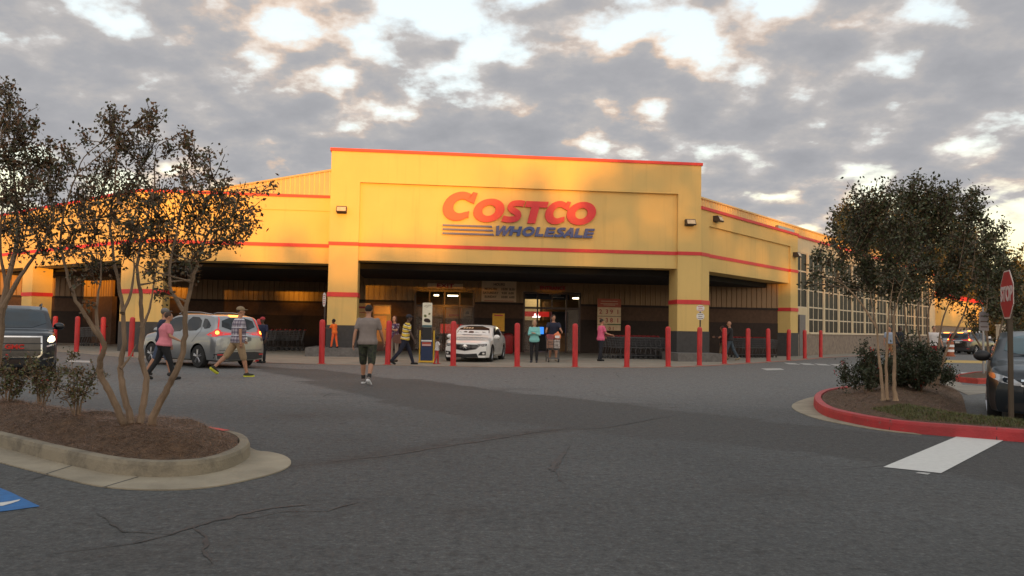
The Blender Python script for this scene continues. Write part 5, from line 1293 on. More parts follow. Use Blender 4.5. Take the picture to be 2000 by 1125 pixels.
# --- far vehicles on the right
P_black = carpaint('black_paint', (.012, .012, .013), .2, .25)
c2 = make_suv('black_suv', 'black SUV far away on the right with lit tail lamps, by the low annex', P_black)
fp = P(1898, 688, 62); c2.place(fp.x, fp.y, .80, .60)
c3 = make_suv('white_suv', 'white SUV in the distance right beyond the black SUV by the annex', P_white); fp = P(1903, 682, 71); c3.place(fp.x, fp.y, .62, .78); c3.root.scale = (1.05, 1.05, 1.12)
c4 = make_suv('grey_suv', 'pale grey car far away on the right, left of the black SUV', P_silver); fp = P(1858, 686, 66); c4.place(fp.x, fp.y, .62, .78)
# small striped barrel and a low barricade near them
p = P(1856, 696, 54); o = thing('traffic_barrel', 'orange and white traffic barrel far away on the right near the annex', 'barrel', (p.x, p.y, 0))
mb = MB(); mb.lathe([(.30, 0), (.30, .08), (.24, .09), (.22, .95), (.12, 1.0), (.02, 1.02)], 18); mb.build('barrel_body', mat('barrel_orange', (.35, .10, .04), .6), o, True)
for z in (.3, .62): mb = MB(); mb.lathe([(.245, z), (.238, z + .15)], 18, cap=False); mb.build('white_band', M_white, o, fix=False)
# stop sign, turned almost edge on
g_ = G(1975, 815, .17); st_ = thing('stop_sign', 'red STOP sign on a brown post, turned nearly edge on, at the right kerb island', 'sign', (g_.x, g_.y, .14), R(-76 - 32))
mb = MB(); mb.box(-.035, .035, -.03, .03, 0, 2.16); mb.build('post', mat('post_brown', (.07, .05, .03), .7), st_)
oc = lambda r: [(r * math.cos(R(22.5 + 45 * k)), 1.87 + r * math.sin(R(22.5 + 45 * k))) for k in range(8)]
mb = MB(); mb.prism(oc(.395), .032, .040, f=lambda a, b_, h: (a, -h, b_)); mb.build('plate', mat('sign_border', (.62, .5, .45), .5), st_)
mb = MB(); mb.prism(oc(.370), .0405, .043, f=lambda a, b_, h: (a, -h, b_)); mb.build('red_face', mat('stop_red', (.42, .02, .025), .5), st_)
text('lettering', 'STOP', .30, mat('stop_white', (.62, .5, .47), .5), st_, (0, -.046, 1.87), RX, bold=.012, sx=.92)
# sign post and white pole further back
p = P(1921, 715, 26); o = thing('parking_sign', 'grey parking sign on a pole in the distance left of the stop sign', 'sign', (p.x, p.y, 0), R(0))
mb = MB(); mb.tube([(0, 0, 0), (0, 0, 2.3)], .035, 8); mb.build('post', M_steel, o, True); mb = MB(); mb.box(-.15, .15, -.05, -.036, 1.55, 2.15); mb.build('sign_panel', mat('sign_grey', (.25, .22, .22), .5), o)
mb = MB(); [mb.box(-.11, .11, -.054, -.051, z, z + .035) for z in (1.65, 1.82, 1.99)]; mb.build('lettering', M_txtdk, o)
p = P(1955, 700, 30); o = thing('pole', 'cream square pole in the distance just left of the stop sign post', 'pole', (p.x, p.y, 0)); mb = MB(); mb.box(-.11, .11, -.11, .11, 0, 1.75); mb.build('shaft', M_winframe, o); mb = MB(); mb.box(-.13, .13, -.13, .13, 1.75, 1.81); mb.build('cap', M_winframe, o)

# ------------------------------------------------------------------ kerb islands
def chaikin_open(p, it=3):
    for _ in range(it):
        q = [p[0]]
        for a, b in zip(p, p[1:]): q += [tuple(a[k] * .75 + b[k] * .25 for k in (0, 1)), tuple(a[k] * .25 + b[k] * .75 for k in (0, 1))]
        q.append(p[-1]); p = q
    return p
def inside(p, poly):
    r = False; j = len(poly) - 1
    for i in range(len(poly)):
        if (poly[i][1] > p[1]) != (poly[j][1] > p[1]) and p[0] < (poly[j][0] - poly[i][0]) * (p[1] - poly[i][1]) / (poly[j][1] - poly[i][1]) + poly[i][0]: r = not r
        j = i
    return r
def offset(poly, d):
    n = len(poly); out_ = []; ar = sum(poly[i][0] * poly[(i + 1) % n][1] - poly[(i + 1) % n][0] * poly[i][1] for i in range(n)); sg = 1 if ar > 0 else -1
    for i in range(n):
        a = Vector(poly[i - 1]); b = Vector(poly[(i + 1) % n]); t_ = (b - a)
        if t_.length < 1e-6: out_.append(poly[i]); continue
        t_.normalize(); out_.append((poly[i][0] - t_.y * d * sg, poly[i][1] + t_.x * d * sg))
    return out_
def kerb(name, poly, w_, h, m, label, closed=True):
    inner = offset(poly, w_); mb = MB(); n = len(poly)
    prof = []
    o2 = offset(poly, .02); i2 = offset(poly, w_ - .015)
    rs = [[(p[0], p[1], .0) for p in poly], [(p[0], p[1], h * .75) for p in offset(poly, .008)], [(p[0], p[1], h - .006) for p in o2], [(p[0], p[1], h) for p in offset(poly, .04)], [(p[0], p[1], h) for p in i2], [(p[0], p[1], .03) for p in inner]]
    for a, b in zip(rs, rs[1:]):
        mb.add(a + b, [(i, (i + 1) % n, n + (i + 1) % n, n + i) for i in range(n if closed is True else closed)])
    o = mb.build(name, m, None, True); tag(o, label, 'kerb'); return o, inner
def mound(name, poly, h0, hm, ramp_, m, step=.12, seed=0, low=None):
    rr = random.Random(seed); x0 = min(p[0] for p in poly); x1 = max(p[0] for p in poly); y0 = min(p[1] for p in poly); y1 = max(p[1] for p in poly)
    from mathutils import noise
    cl = list(poly) + [poly[0]]
    def hgt(x, y):
        d = seg_d((x, y), cl); f = min(1, d / ramp_); f = f * f * (3 - 2 * f); hb = h0 if low is None else .008 + (h0 - .008) * min(1, seg_d((x, y), low) / .45)
        return hb + (hm - hb) * f + noise.noise(Vector((x * 2.2, y * 2.2, seed))) * .05 * f + noise.noise(Vector((x * 9, y * 9, seed))) * .012
    bm = bmesh.new(); vs = [bm.verts.new((p[0], p[1], h0)) for p in poly]; bm.faces.new(vs); bmesh.ops.triangulate(bm, faces=bm.faces[:])
    for _ in range(7):
        lg = [e for e in bm.edges if e.calc_length() > step * 1.8]
        if not lg: break
        bmesh.ops.subdivide_edges(bm, edges=lg, cuts=1); bmesh.ops.triangulate(bm, faces=bm.faces[:])
    for v in bm.verts: v.co.z = hgt(v.co.x, v.co.y)
    bmesh.ops.recalc_face_normals(bm, faces=bm.faces)
    me = bpy.data.meshes.new(name); bm.to_mesh(me); bm.free(); me.materials.append(m); me.polygons.foreach_set('use_smooth', [True] * len(me.polygons))
    tag(link(name, me), kind='structure'); return hgt, (x0, x1, y0, y1)
def sample_in(poly, bb, rr):
    while True:
        p = (rr.uniform(bb[0], bb[1]), rr.uniform(bb[2], bb[3]))
        if inside(p, poly): return p
g2 = lambda x, y, z=0: tuple(G(x, y, z)[:2])
# left island
LI = [g2(0, 875), g2(70, 895), g2(140, 912), g2(200, 926), g2(270, 934), g2(330, 935), g2(400, 930), g2(450, 918), g2(487, 898), g2(490, 882), g2(470, 868), g2(430, 860), g2(395, 855)]
dL = Vector((-1.3, 1.0, 0)).normalized()
e0 = Vector((*LI[-1], 0)); s0 = Vector((*LI[0], 0))
backL = [(-4.9, 10.35), (-6.6, 11.6), (-9.0, 13.3)]
LIp = chaikin_open([tuple((s0 + dL * 3.6)[:2])] + LI + backL + [], 2)
M_kerbL = mat('old_kerb_concrete', (.25, .215, .155), .9, var=.2, scale=1.2, bump=.4, bscale=40)
t = NT(M_kerbL.node_tree); b = t.n['Principled BSDF']; src = b.inputs['Base Color'].links[0].from_socket
nz = t.add('ShaderNodeTexNoise', None, Vector=t.add('ShaderNodeTexCoord').outputs['Object'], Scale=2.6, Detail=6.0, Roughness=.7).outputs[0]
t.set(b.inputs['Base Color'], t.mix(t.math('MULTIPLY', t.ramp(nz, [(.50, 0.0), (.72, 1.0)]), .75), src, (.07, .062, .05)))
kL, innL = kerb('kerb', LIp, .125, .145, M_kerbL, 'weathered concrete kerb round the mulched island at lower left')
# gutter apron in front of it
ap = [g2(-60, 885), g2(0, 905), g2(100, 930), g2(200, 955), g2(330, 960), g2(420, 953), g2(490, 938), g2(545, 924), g2(572, 908), g2(562, 893), g2(530, 884), g2(497, 882), g2(480, 868)]
apo = chaikin_open(ap, 2) + [g2(430, 868), g2(380, 905), g2(250, 905), g2(100, 885), g2(-40, 860)]
M_apron = mat('apron_concrete', (.30, .26, .19), .9, var=.25, scale=1.6, bump=.3, bscale=50)
sheet('gutter_apron', apo, .012, M_apron)
for q in ([(140, 912), (60, 938)], [(270, 934), (200, 955)]):
    a, b_ = [G(*v) for v in q]; mb = MB(); n_ = Vector((-(b_ - a).y, (b_ - a).x, 0)).normalized() * .008
    mb.add([(v.x, v.y, .0135) for v in (a + n_, b_ + n_, b_ - n_, a - n_)], [(0, 1, 2, 3)]); tag(mb.build('apron_joint', M_tar), kind='structure')
hL, bbL = mound('mulch_bed', innL, .135, .31, .50, M_mulch, .10, 3)
# red paint left on the back of the kerb
mb = MB(); A_, B_ = g2(385, 857), g2(452, 868); sel = [i for i, p in enumerate(LIp) if A_[0] - .02 < p[0] < B_[0] and p[1] > 8.9]
for i, j in zip(sel, sel[1:]):
    q = [LIp[i], LIp[j], innL[j], innL[i]]; q = [Vector((*q[0], 0)).lerp(Vector((*q[3], 0)), .3), Vector((*q[1], 0)).lerp(Vector((*q[2], 0)), .3), Vector((*q[2], 0)), Vector((*q[3], 0))]
    mb.add([(v.x, v.y, .149) for v in q], [(0, 1, 2, 3)])
if mb.v: mb.build('red_kerb_paint', mat('fluorescent_red', (.60, .05, .04), .7, var=.3, scale=10), kL)
# a small concrete lump on the mulch
def blades(name, poly, bb, hfun, n, m, rr, L_, w_, up, kind_label=None, where=None):
    V_ = []; F_ = []
    for i in range(n):
        for _ in range(30):
            p = sample_in(poly, bb, rr)
            if where is None or where(p): break
        z = hfun(*p); a = rr.uniform(0, 6.283); l_ = L_ * rr.uniform(.5, 1.3); el = rr.uniform(*up)
        d = Vector((math.cos(a) * math.cos(el), math.sin(a) * math.cos(el), math.sin(el))) * l_; s_ = Vector((-math.sin(a), math.cos(a), 0)) * w_
        b0 = Vector((p[0], p[1], z + .004)); k = len(V_)
        V_ += [b0 - s_, b0 + s_, b0 + d]; F_.append((k, k + 1, k + 2))
    me = bpy.data.meshes.new(name); me.from_pydata(V_, [], F_); me.materials.append(m)
    return tag(link(name, me), kind_label, None, None, 'stuff')
rr = random.Random(5)
o = blades('pine_straw', innL, bbL, hL, 15000, M_straw, rr, .13, .0022, (.02, .35)); o['label'] = 'brown pine straw strewn over the left island'; o['category'] = 'pine straw'
# right island
RI = [g2(1650, 767), g2(1610, 773), g2(1590, 783), g2(1588, 796), g2(1604, 812), g2(1640, 823), g2(1700, 836), g2(1760, 845), g2(1860, 853), g2(1960, 861), g2(2060, 868), g2(2240, 876)]
q2 = lambda x, Y: tuple(P(x, 800, Y)[:2])
RB_ = [q2(2240, 11.45), q2(2100, 11.75), q2(2000, 12.05), q2(1940, 12.35), q2(1900, 12.75), q2(1890, 13.6), g2(1880, 768), g2(1850, 752), g2(1800, 748), g2(1720, 752)]
RI2 = chaikin_open(RI, 2); RB2 = chaikin_open(RB_, 2); RIp = RI2 + RB2
M_kerbR = mat('red_kerb_paint_fresh', (.42, .024, .028), .55, var=.18, scale=4, bump=.35, bscale=45)
t = NT(M_kerbR.node_tree); b = t.n['Principled BSDF']; src = b.inputs['Base Color'].links[0].from_socket
nz = t.add('ShaderNodeTexNoise', None, Vector=t.add('ShaderNodeTexCoord').outputs['Object'], Scale=7.0, Detail=7.0, Roughness=.75).outputs[0]
nz2 = t.add('ShaderNodeTexNoise', None, Vector=t.add('ShaderNodeTexCoord').outputs['Object'], Scale=1.1, Detail=3.0).outputs[0]
t.set(b.inputs['Base Color'], t.mix(t.math('MULTIPLY', t.ramp(nz, [(.60, 0.0), (.66, 1.0)]), .7), t.mix(t.math('MULTIPLY', t.ramp(nz2, [(.5, 0.0), (.7, 1.0)]), .4), src, (.20, .03, .03)), (.16, .10, .08)))
kR, innR = kerb('kerb', RIp, .15, .16, M_kerbR, 'bright red painted kerb along the front and nose of the planted island at right', len(RI2) - 1)
innR = innR[:len(RI2)] + RB2
mb = MB()
for i in range(10, len(RI2) - 2, 9):
    p = Vector((*RI2[i], 0)); q_ = Vector((*innR[i], 0)); d = (q_ - p).normalized(); sd_ = Vector((-d.y, d.x, 0)) * .006; p = p - d * .003
    mb.add([p - sd_, p + sd_, p + sd_ + d * .02 + Vector((0, 0, .157)), p - sd_ + d * .02 + Vector((0, 0, .157)), p + sd_ + d * .15 + Vector((0, 0, .163)), p - sd_ + d * .15 + Vector((0, 0, .163))], [(0, 1, 2, 3), (3, 2, 4, 5)])
mb.build('kerb_joint', M_tar, kR, fix=False)
sheet('gutter_apron', chaikin_open([g2(1620, 768), g2(1570, 780), g2(1544, 791), g2(1550, 802), g2(1590, 818), g2(1650, 830), g2(1720, 842), g2(1800, 850)], 2) + [g2(1760, 842), g2(1650, 815)], .012, M_apron)
hR, bbR = mound('mulch_bed', innR, .135, .30, 1.4, M_mulch, .16, 8, RB2)
grassR = lambda p: seg_d(p, [g2(1760, 830), g2(1860, 838), g2(1960, 846), g2(2240, 860)]) < .62 and p[0] > g2(1770, 830)[0] - .3
o = blades('lawn_strip', innR, bbR, hR, 16000, M_grass, rr, .045, .004, (.5, 1.4), None, grassR); o['label'] = 'short green grass along the front of the right island'; o['category'] = 'grass'
o = blades('pine_straw', innR, bbR, hR, 9000, M_straw, rr, .13, .003, (.02, .35), None, lambda p: not grassR(p)); o['label'] = 'brown pine straw strewn over the right island'; o['category'] = 'pine straw'
# a further small island with pavement behind
FI = [g2(1868, 746), g2(1866, 741), g2(1900, 735), g2(2010, 730), g2(2010, 748), g2(1910, 750)]
kF, innF = kerb('kerb', FI, .12, .16, M_curbred, 'faded red kerb of the small island far away on the right beside the minivan'); mound('mulch_bed', innF, .14, .2, .5, M_mulch, .3, 2)
sheet('pale_pavement', [g2(1838, 748), g2(1870, 742), g2(1880, 752), g2(1990, 760), g2(1890, 772)], .008, M_conc)

# ------------------------------------------------------------------ trees
def catmull(p, n=5):
    q = []
    for i in range(len(p) - 1):
        p0, p1, p2, p3 = p[max(i - 1, 0)], p[i], p[i + 1], p[min(i + 2, len(p) - 1)]
        for k in range(n):
            s_ = k / n; q.append(.5 * ((2 * p1) + (-p0 + p2) * s_ + (2 * p0 - 5 * p1 + 4 * p2 - p3) * s_ ** 2 + (-p0 + 3 * p1 - 3 * p2 + p3) * s_ ** 3))
    q.append(p[-1]); return q
def leaf(V_, F_, p, sz, rr):
    d = Vector((rr.gauss(0, 1), rr.gauss(0, 1), rr.gauss(0, .8))).normalized(); u = d.orthogonal().normalized(); a = rr.uniform(0, 6.28)
    u = (u * math.cos(a) + d.cross(u) * math.sin(a)); v = d.cross(u); l_ = sz * rr.uniform(.6, 1.25); k = len(V_)
    V_ += [p, p + u * l_ * .45 + v * l_ * .30, p + u * l_, p + u * l_ * .45 - v * l_ * .30]; F_.append((k, k + 1, k + 2, k + 3))
def make_tree(name, label, base, trunks, lobes, leafm, barkm, lsz, seed, tips_per, leaves_tip, rad=.05, cat='tree', group=None, flowers=0, lsp=.75, up=.22, kx=1.0):
    """trunks: lists of world points; lobes: (centre, radius)"""
    rr = random.Random(seed); root = thing(name, label, cat, base, 0, group); B = Vector(base); tb = MB(); kb = MB(); nodes = []
    for ti, tr in enumerate(trunks):
        q = catmull(tr, 5); n = len(q); main = rad[ti] if hasattr(rad, '__len__') else rad
        q = [p + Vector((rr.gauss(0, 1), rr.gauss(0, 1), 0)) * main * .10 for p in q]
        tb.tube([p - B for p in q], [main * (1 - .86 * (i / (n - 1)) ** .9) * (1.35 if i == 0 else 1) * rr.uniform(.93, 1.08) for i in range(n)], 8)
        for i, p in enumerate(q):
            if i > n * .35: nodes.append((p, main * (1 - .72 * (i / (n - 1)))))
    V_ = []; F_ = []; VF = []; FF = []
    ravg = sum(r for _, r in lobes) / len(lobes)
    for (c_, r_) in lobes:
        # a limb to the heart of the lobe
        best = min(nodes, key=lambda nd: (nd[0] - c_).length + max(0, nd[0].z - c_.z) * 2.0)
        limb = catmull([best[0], best[0].lerp(c_, .4) + Vector((rr.gauss(0, .06), rr.gauss(0, .06), .02)) , best[0].lerp(c_, .75) + Vector((rr.gauss(0, .05), rr.gauss(0, .05), .05)), c_], 3)
        rb = min(best[1] * .5, .013 * kx + r_ * .008)
        tb.tube([p - B for p in limb], [max(.005, rb * (1 - .7 * i / (len(limb) - 1))) for i in range(len(limb))], 5, cap=False)
        for _ in range(max(3, int(tips_per * (r_ / ravg) ** 1.5))):
            d = Vector((rr.gauss(0, 1), rr.gauss(0, 1), rr.gauss(.2, 1.1))).normalized() * (rr.random() ** .6) * r_ * 1.15
            if rr.random() < up: d = Vector((rr.gauss(0, .45), rr.gauss(0, .45), rr.uniform(.8, 1.8))) * r_
            tip = c_ + d; st_ = limb[rr.randrange(len(limb) // 2, len(limb))]
            mid_ = st_.lerp(tip, .5) + Vector((rr.gauss(0, .05), rr.gauss(0, .05), rr.gauss(.0, .05))) * r_ * 2
            tw = catmull([st_, mid_, tip], 3); kb.tube([p - B for p in tw], [.006 * kx, .0055 * kx, .005 * kx, .0045 * kx, .004 * kx, .0035 * kx, .003 * kx][:len(tw)], 3, cap=False)
            nl = int(leaves_tip * rr.uniform(.5, 1.5))
            for k in range(nl):
                s_ = 1 - rr.random() ** 1.4 * .75; a_ = s_ * (len(tw) - 1); i_ = min(int(a_), len(tw) - 2)
                p = tw[i_].lerp(tw[i_ + 1], a_ - i_) + Vector((rr.gauss(0, 1), rr.gauss(0, 1), rr.gauss(0, 1))) * lsz * lsp
                leaf(V_, F_, p - B, lsz, rr)
            if flowers and rr.random() < flowers:
                for k in range(6): leaf(VF, FF, tip - B + Vector((rr.gauss(0, 1), rr.gauss(0, 1), rr.gauss(0, 1))) * .03, .05, rr)
    n0 = len(tb.v); tb.v += kb.v; tb.f += [tuple(i + n0 for i in f) for f in kb.f]; tb.m += [1] * len(kb.f)
    tb.build('trunk' if cat == 'tree' else 'stem', [barkm, M_twig], root, True, fix=False)
    me = bpy.data.meshes.new('crown'); me.from_pydata(V_, [], F_); me.materials.append(leafm); link('crown' if cat == 'tree' else 'foliage', me, root)
    if VF: me = bpy.data.meshes.new('flower'); me.from_pydata(VF, [], FF); me.materials.append(M_flower); link('flower_cluster', me, root)
    return root
def pix_tr(pts, Y, dy=0.0, drift=0.0):
    n = len(pts); return [P(x, y, Y + dy + drift * i / max(1, n - 1)) for i, (x, y) in enumerate(pts)]
rt = random.Random(21)
def lobes_of(lst, Y, dj, f=1600.0):
    return [(P(x, y, Y + rt.uniform(-dj, dj)), r_ * Y / f) for x, y, r_ in lst]
# myrtle in the left island
YL = G(265, 832, .30).y
tr = [pix_tr([(243, 832), (236, 815), (214, 765), (196, 730), (196, 705), (203, 672), (182, 640), (163, 610), (145, 580), (128, 520), (118, 470), (128, 400), (150, 340)], YL, 0, -.5),
      pix_tr([(256, 832), (253, 810), (240, 760), (236, 720), (242, 670), (240, 615), (233, 560), (222, 500), (215, 430), (225, 350), (228, 280)], YL, .05, .3),
      pix_tr([(270, 833), (276, 810), (285, 750), (276, 690), (278, 640), (274, 580), (268, 520), (280, 450), (300, 380), (302, 310)], YL, .1, .5),
      pix_tr([(296, 832), (302, 808), (322, 765), (346, 722), (360, 665), (361, 620), (372, 560), (384, 520), (400, 470), (425, 430), (445, 400)], YL, 0, -.2),
      pix_tr([(203, 672), (190, 640), (190, 590), (198, 530), (190, 450)], YL, -.1, .4),
      pix_tr([(238, 612), (255, 575), (262, 520), (255, 440)], YL, .1, .5), pix_tr([(361, 612), (345, 585), (332, 560), (335, 500), (350, 430), (362, 350)], YL, 0, .6),
      pix_tr([(236, 720), (252, 700), (266, 672)], YL, -.05, .1), pix_tr([(276, 640), (290, 610), (300, 560), (310, 500)], YL, .1, .2)]
LB = [(222, 262, 30), (205, 235, 16), (245, 300, 40), (292, 262, 30), (300, 235, 18), (280, 320, 42), (322, 300, 20), (362, 285, 20), (375, 318, 24), (350, 345, 22), (398, 350, 26), (425, 385, 32), (455, 400, 26), (470, 435, 34), (490, 455, 18), (440, 440, 34),
      (395, 420, 40), (350, 430, 44), (310, 400, 44), (260, 380, 48), (215, 350, 42), (180, 380, 40), (230, 430, 50), (185, 460, 44), (150, 420, 38), (145, 480, 38), (195, 520, 36), (250, 500, 46), (300, 490, 44), (345, 510, 40), (385, 495, 36), (330, 555, 24), (315, 580, 18),
      (430, 480, 32), (465, 480, 20), (170, 540, 22), (290, 540, 22), (148, 560, 12), (512, 380, 9), (535, 370, 7), (265, 450, 40), (140, 320, 26), (165, 280, 20), (110, 500, 22), (232, 225, 12), (360, 262, 8), (412, 310, 12), (500, 420, 12), (300, 440, 40), (170, 600, 8), (375, 545, 20)]
make_tree('crape_myrtle', 'multi-stemmed crape myrtle on the left island with sparse bronze leaves over the silver SUV', (P(265, 832, YL).x, YL, .28), tr, lobes_of(LB, YL, .9), M_leafL, M_bark, .044, 4, 14, 13, lsp=.80, up=.5, rad=[.042, .040, .042, .044, .025, .022, .026, .018, .02], group='crape myrtles on the kerb islands')
# next myrtle, mostly left of the frame
tr = [pix_tr([(-20, 790), (-5, 700), (6, 600), (22, 520), (36, 450), (30, 380), (28, 300)], 8.6, 0, .4), pix_tr([(6, 600), (40, 540), (80, 480), (105, 420)], 8.6), pix_tr([(-30, 790), (-40, 650), (-30, 520), (-20, 400), (5, 260)], 8.6, .3, -.2), pix_tr([(0, 650), (10, 560), (0, 480), (10, 350)], 8.7, .2)]
LB = [(14, 205, 26), (40, 235, 26), (8, 260, 36), (48, 285, 36), (20, 320, 46), (75, 320, 32), (100, 300, 20), (60, 370, 46), (10, 390, 46), (100, 390, 38), (50, 430, 46), (95, 455, 32), (5, 455, 44), (40, 490, 30), (82, 500, 20), (115, 345, 22), (130, 420, 20), (70, 255, 14), (-30, 330, 50), (-40, 420, 50), (5, 180, 12)]
make_tree('crape_myrtle', 'bronze-leaved crape myrtle cut by the left edge, over the dark SUV', (P(-20, 790, 8.6).x, 8.6, .28), tr, lobes_of(LB, 8.6, .8), M_leafL, M_bark, .044, 9, 20, 14, lsp=.80, up=.5, rad=[.05, .03, .045, .03], group='crape myrtles on the kerb islands')
# right island myrtle, front stems and rear stems
YR = G(1735, 782, .28).y
tr = [pix_tr([(1725, 782), (1722, 740), (1716, 690), (1712, 640), (1704, 600), (1700, 570)], YR, 0, .5), pix_tr([(1733, 782), (1731, 730), (1732, 680), (1735, 620), (1740, 585), (1744, 555)], YR, .1, .4), pix_tr([(1749, 783), (1746, 740), (1748, 690), (1745, 640), (1750, 600), (1762, 560)], YR, 0, .2),
      pix_tr([(1712, 640), (1680, 590), (1640, 550), (1610, 540)], YR, 0, .2)]
LB = [(1700, 420, 34), (1728, 410, 30), (1680, 440, 30), (1660, 470, 34), (1700, 470, 44), (1740, 450, 40), (1655, 505, 28), (1622, 515, 14), (1590, 545, 12), (1612, 562, 10), (1690, 530, 46), (1740, 520, 46), (1700, 568, 36), (1750, 570, 34), (1662, 570, 20), (1640, 552, 14), (1780, 470, 36), (1790, 540, 40), (1575, 555, 10), (1600, 500, 16), (1630, 480, 18), (1690, 390, 12)]
make_tree('crape_myrtle', 'front crape myrtle of the right island with three pale stems rising from the mulch', (P(1735, 782, YR).x, YR, .26), tr, lobes_of(LB, YR + .3, 1.2), M_leafR, M_bark2, .060, 14, 26, 17, lsp=.9, up=.4, rad=[.034, .032, .04, .022], group='crape myrtles on the kerb islands', kx=1.4)
YR2 = 19.0
tr = [pix_tr([(1790, 752), (1785, 700), (1770, 640), (1765, 560), (1760, 440)], YR2), pix_tr([(1800, 752), (1800, 690), (1792, 620), (1800, 540), (1780, 410)], YR2, .2), pix_tr([(1812, 752), (1815, 690), (1812, 620), (1830, 540), (1850, 430)], YR2, 0), pix_tr([(1822, 752), (1832, 690), (1840, 630), (1865, 560), (1885, 460)], YR2, .2), pix_tr([(1830, 750), (1850, 680), (1880, 620), (1895, 560), (1905, 480)], YR2, .3), pix_tr([(1795, 752), (1775, 700), (1745, 640), (1740, 560)], YR2, .3)]
LB = [(1785, 385, 22), (1790, 400, 30), (1760, 400, 34), (1820, 410, 36), (1850, 420, 34), (1885, 410, 24), (1900, 390, 16), (1914, 378, 9), (1930, 440, 12), (1945, 470, 12), (1935, 500, 18), (1930, 540, 18), (1925, 575, 14), (1905, 430, 22), (1840, 460, 44), (1800, 460, 44), (1880, 470, 38), (1900, 500, 28), (1860, 520, 44), (1810, 530, 46), (1770, 500, 40), (1900, 550, 22), (1870, 580, 30), (1830, 575, 32), (1785, 575, 30), (1740, 560, 34), (1730, 480, 34), (1915, 420, 10), (1925, 460, 8), (1860, 390, 14)]
make_tree('crape_myrtle', 'rear crape myrtle of the right island with a fan of many thin stems', (P(1810, 752, YR2).x, YR2, .22), tr, lobes_of(LB, YR2, 1.5), M_leafR, M_bark, .082, 17, 28, 16, lsp=.9, up=.4, rad=.036, group='crape myrtles on the kerb islands', kx=1.7)
tr = [pix_tr([(1935, 735), (1930, 680), (1925, 620), (1930, 560), (1925, 500)], 27), pix_tr([(1940, 735), (1950, 670), (1960, 610), (1965, 540)], 27), pix_tr([(1930, 700), (1905, 660), (1890, 630)], 27)]
LB = [(1925, 480, 24), (1940, 460, 14), (1950, 500, 30), (1915, 520, 26), (1945, 545, 32), (1970, 530, 26), (1925, 590, 22), (1950, 610, 22), (1905, 645, 14), (1895, 620, 14), (1985, 570, 24), (1990, 620, 24), (1960, 445, 10), (1975, 640, 16), (1930, 555, 20), (1995, 660, 18)]
make_tree('crape_myrtle', 'loose small myrtle in the distance behind the stop sign', (P(1935, 735, 27).x, 27, 0.1), tr, lobes_of(LB, 27, 1.5), M_leafR, M_bark, .11, 23, 24, 14, rad=.05, group='crape myrtles on the kerb islands', kx=2.2)
# background trees behind the building on the right
def far_tree(px, py, Y, r_, seed, label, n=9):
    rr = random.Random(seed); c_ = P(px, py, Y); base = (c_.x, Y, 0); top_ = Vector((c_.x, Y, c_.z))
    lb = []
    for i in range(n):
        a = rr.uniform(0, 6.28); q = rr.random() ** .5
        lb.append((c_ + Vector((math.cos(a) * q * r_ * .8, math.sin(a) * q * r_ * .8, rr.uniform(-.85, .6) * r_)), r_ * rr.uniform(.32, .5)))
    make_tree('broad_tree', label, base, [[Vector(base), Vector((c_.x, Y, c_.z * .4)), top_ + Vector((0, 0, -r_ * .3)), top_]], lb, M_leafF, M_bark, Y * .0044, seed, 60, 22, rad=.35, group='tall trees beyond the store', kx=Y / 18)
for i, (x, y, Y, r_) in enumerate([(1640, 468, 95, 4.0), (1690, 465, 88, 4.0), (1760, 470, 92, 4.6), (1820, 500, 90, 4.6), (1880, 540, 96, 5.0), (1950, 580, 100, 5.0), (2000, 620, 92, 4.5), (1905, 570, 118, 5.5), (2030, 600, 120, 6)]):
    far_tree(x, y, Y, r_, 40 + i, ['tall broad tree rising over the roofline at the left of the far group', 'second tall tree over the roofline, left behind the front myrtle', 'tall tree behind the top of the front myrtle', 'tall tree behind the rear myrtle crown', 'tall tree right of the rear myrtle crown', 'tree left of the stop sign against the yellow sky', 'dark tree behind the stop sign at the right edge', 'far tree behind the annex, left of the stop sign', 'farthest tree at the right edge of the picture'][i])
# shrubs
def shrub(px, py, z, r_, n, label, leafm, seed, tips, lv, lsz, flowers=0, group=None, hh=1.0, spread=1.0):
    rr = random.Random(seed); b0 = G(px, py, z); tr = []; lb = []
    for i in range(n):
        a = 6.283 * i / n + rr.uniform(-.4, .4); q = rr.uniform(.35, 1) * spread; tip = b0 + Vector((math.cos(a) * r_ * q, math.sin(a) * r_ * q, r_ * hh * rr.uniform(.9, 1.9)))
        q = rr.uniform(.1, 1) * spread; tip = b0 + Vector((math.cos(a) * r_ * q, math.sin(a) * r_ * q, r_ * hh * rr.uniform(.7, 1.9) * (1.15 - .5 * q)))
        tr.append([b0 + Vector((math.cos(a) * .03, math.sin(a) * .03, -.05)), b0.lerp(tip, .4) + Vector((0, 0, .02)), tip]); lb.append((tip, r_ * rr.uniform(.3, .45)))
        lb.append((b0.lerp(tip, .6), r_ * .3))
    return make_tree('shrub', label, tuple(b0), tr, lb, leafm, M_bark, lsz, seed, tips, lv, rad=.012, cat='shrub', group=group, flowers=flowers, kx=.8)
shrub(150, 812, .30, .30, 7, 'sparse leggy shrub on the left island beside the myrtle stems', M_leafS, 61, 7, 7, .040, .012, 'shrubs on the left island', 1.35)
shrub(80, 790, .28, .30, 7, 'sparse shrub with a few red flowers in front of the dark SUV grille', M_leafS, 62, 8, 8, .042, .03, 'shrubs on the left island', 1.1)
shrub(15, 788, .28, .28, 7, 'sparse shrub at the left edge in front of the dark SUV', M_leafS, 63, 8, 8, .042, .012, 'shrubs on the left island', 1.0)
shrub(195, 735, .02, .16, 4, 'wispy leafy shoot beside the left-hand myrtle stem', M_leafS, 64, 4, 6, .04, 0, 'shrubs on the left island', .6)
shrub(1697, 766, .22, .46, 13, 'rose bush with red flowers at the left of the right island', M_leafB, 65, 16, 12, .055, .04, 'rose bushes on the right island', .85)
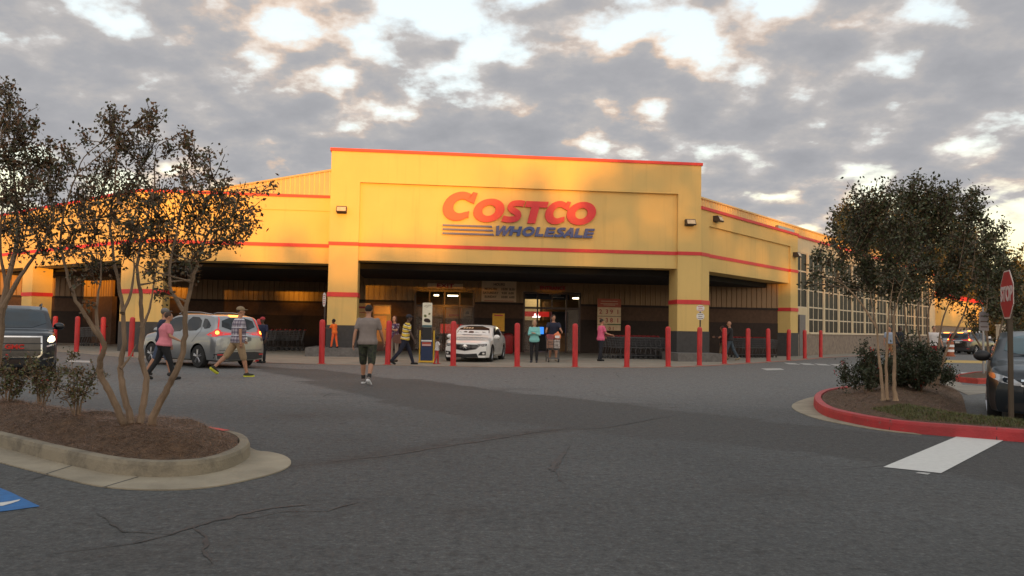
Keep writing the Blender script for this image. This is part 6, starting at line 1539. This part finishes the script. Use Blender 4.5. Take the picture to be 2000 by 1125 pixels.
shrub(1796, 764, .22, .56, 17, 'dense dark rose bush behind the pale myrtle stems', M_leafB, 66, 22, 14, .055, .02, 'rose bushes on the right island', .85, 1.0)
shrub(1760, 762, .22, .40, 12, 'rose bush between the other two on the right island', M_leafB, 67, 15, 12, .055, .03, 'rose bushes on the right island', .8)
shrub(1825, 752, .15, .45, 10, 'low rose bush at the back right of the right island', M_leafB, 68, 22, 14, .055, .04, 'rose bushes on the right island', .8)

# ------------------------------------------------------------------ unseen wood added behind the camera, shaped to shade the store
rw = random.Random(99); V_ = []; F_ = []
YB = -112.0
def shade_h(x):
    """tree-top height over x: low where the left wing catches sun, tall where the tower is shaded"""
    tab = [(-120, 10.4), (-10, 10.2), (2, 10.4), (5, 11.5), (7.5, 12.4), (9.5, 11.2), (11.5, 12.0), (14, 11.3), (16.5, 11.8), (19, 13.0), (20.5, 14.6), (22, 15.6), (23.2, 13.6), (24.6, 15.6), (27, 17.4), (30, 17.2), (32, 15.4), (34, 16.6), (37, 15.2), (41, 16.2), (46, 15.2), (52, 16.0), (60, 15.2), (72, 13.2), (90, 12.4), (200, 12.0)]
    return float(np.interp(x, [a for a, b in tab], [b for a, b in tab])) + .25 * math.sin(x * 1.3) + .2 * math.sin(x * 3.1 + 1)
for i in range(30000):
    x = rw.uniform(-110, 190); h = shade_h(x); z = h * (1 - rw.random() ** 1.15 * .45) if rw.random() < .75 else h + rw.uniform(-3.2, 1.2)
    p = Vector((x, YB + rw.uniform(-3, 3), z)); leaf(V_, F_, p, .95, rw)
me = bpy.data.meshes.new('shade_woodland'); me.from_pydata(V_, [], F_); me.materials.append(M_leafF)
o = tag(link('shade_woodland', me), 'unseen dark wood behind the car park, shaped to cast shade on the store', 'shade_woodland', None, 'stuff')
mb = MB(); q = [(-110 + 2 * i, shade_h(-110 + 2 * i) * .80) for i in range(151)]
mb.prism([(-110, 0)] + q + [(190, 0)], -1.5, 1.5, f=lambda a, b_, h: (a, YB + h, b_))
mb.build('shade_mass', M_leafF, o)
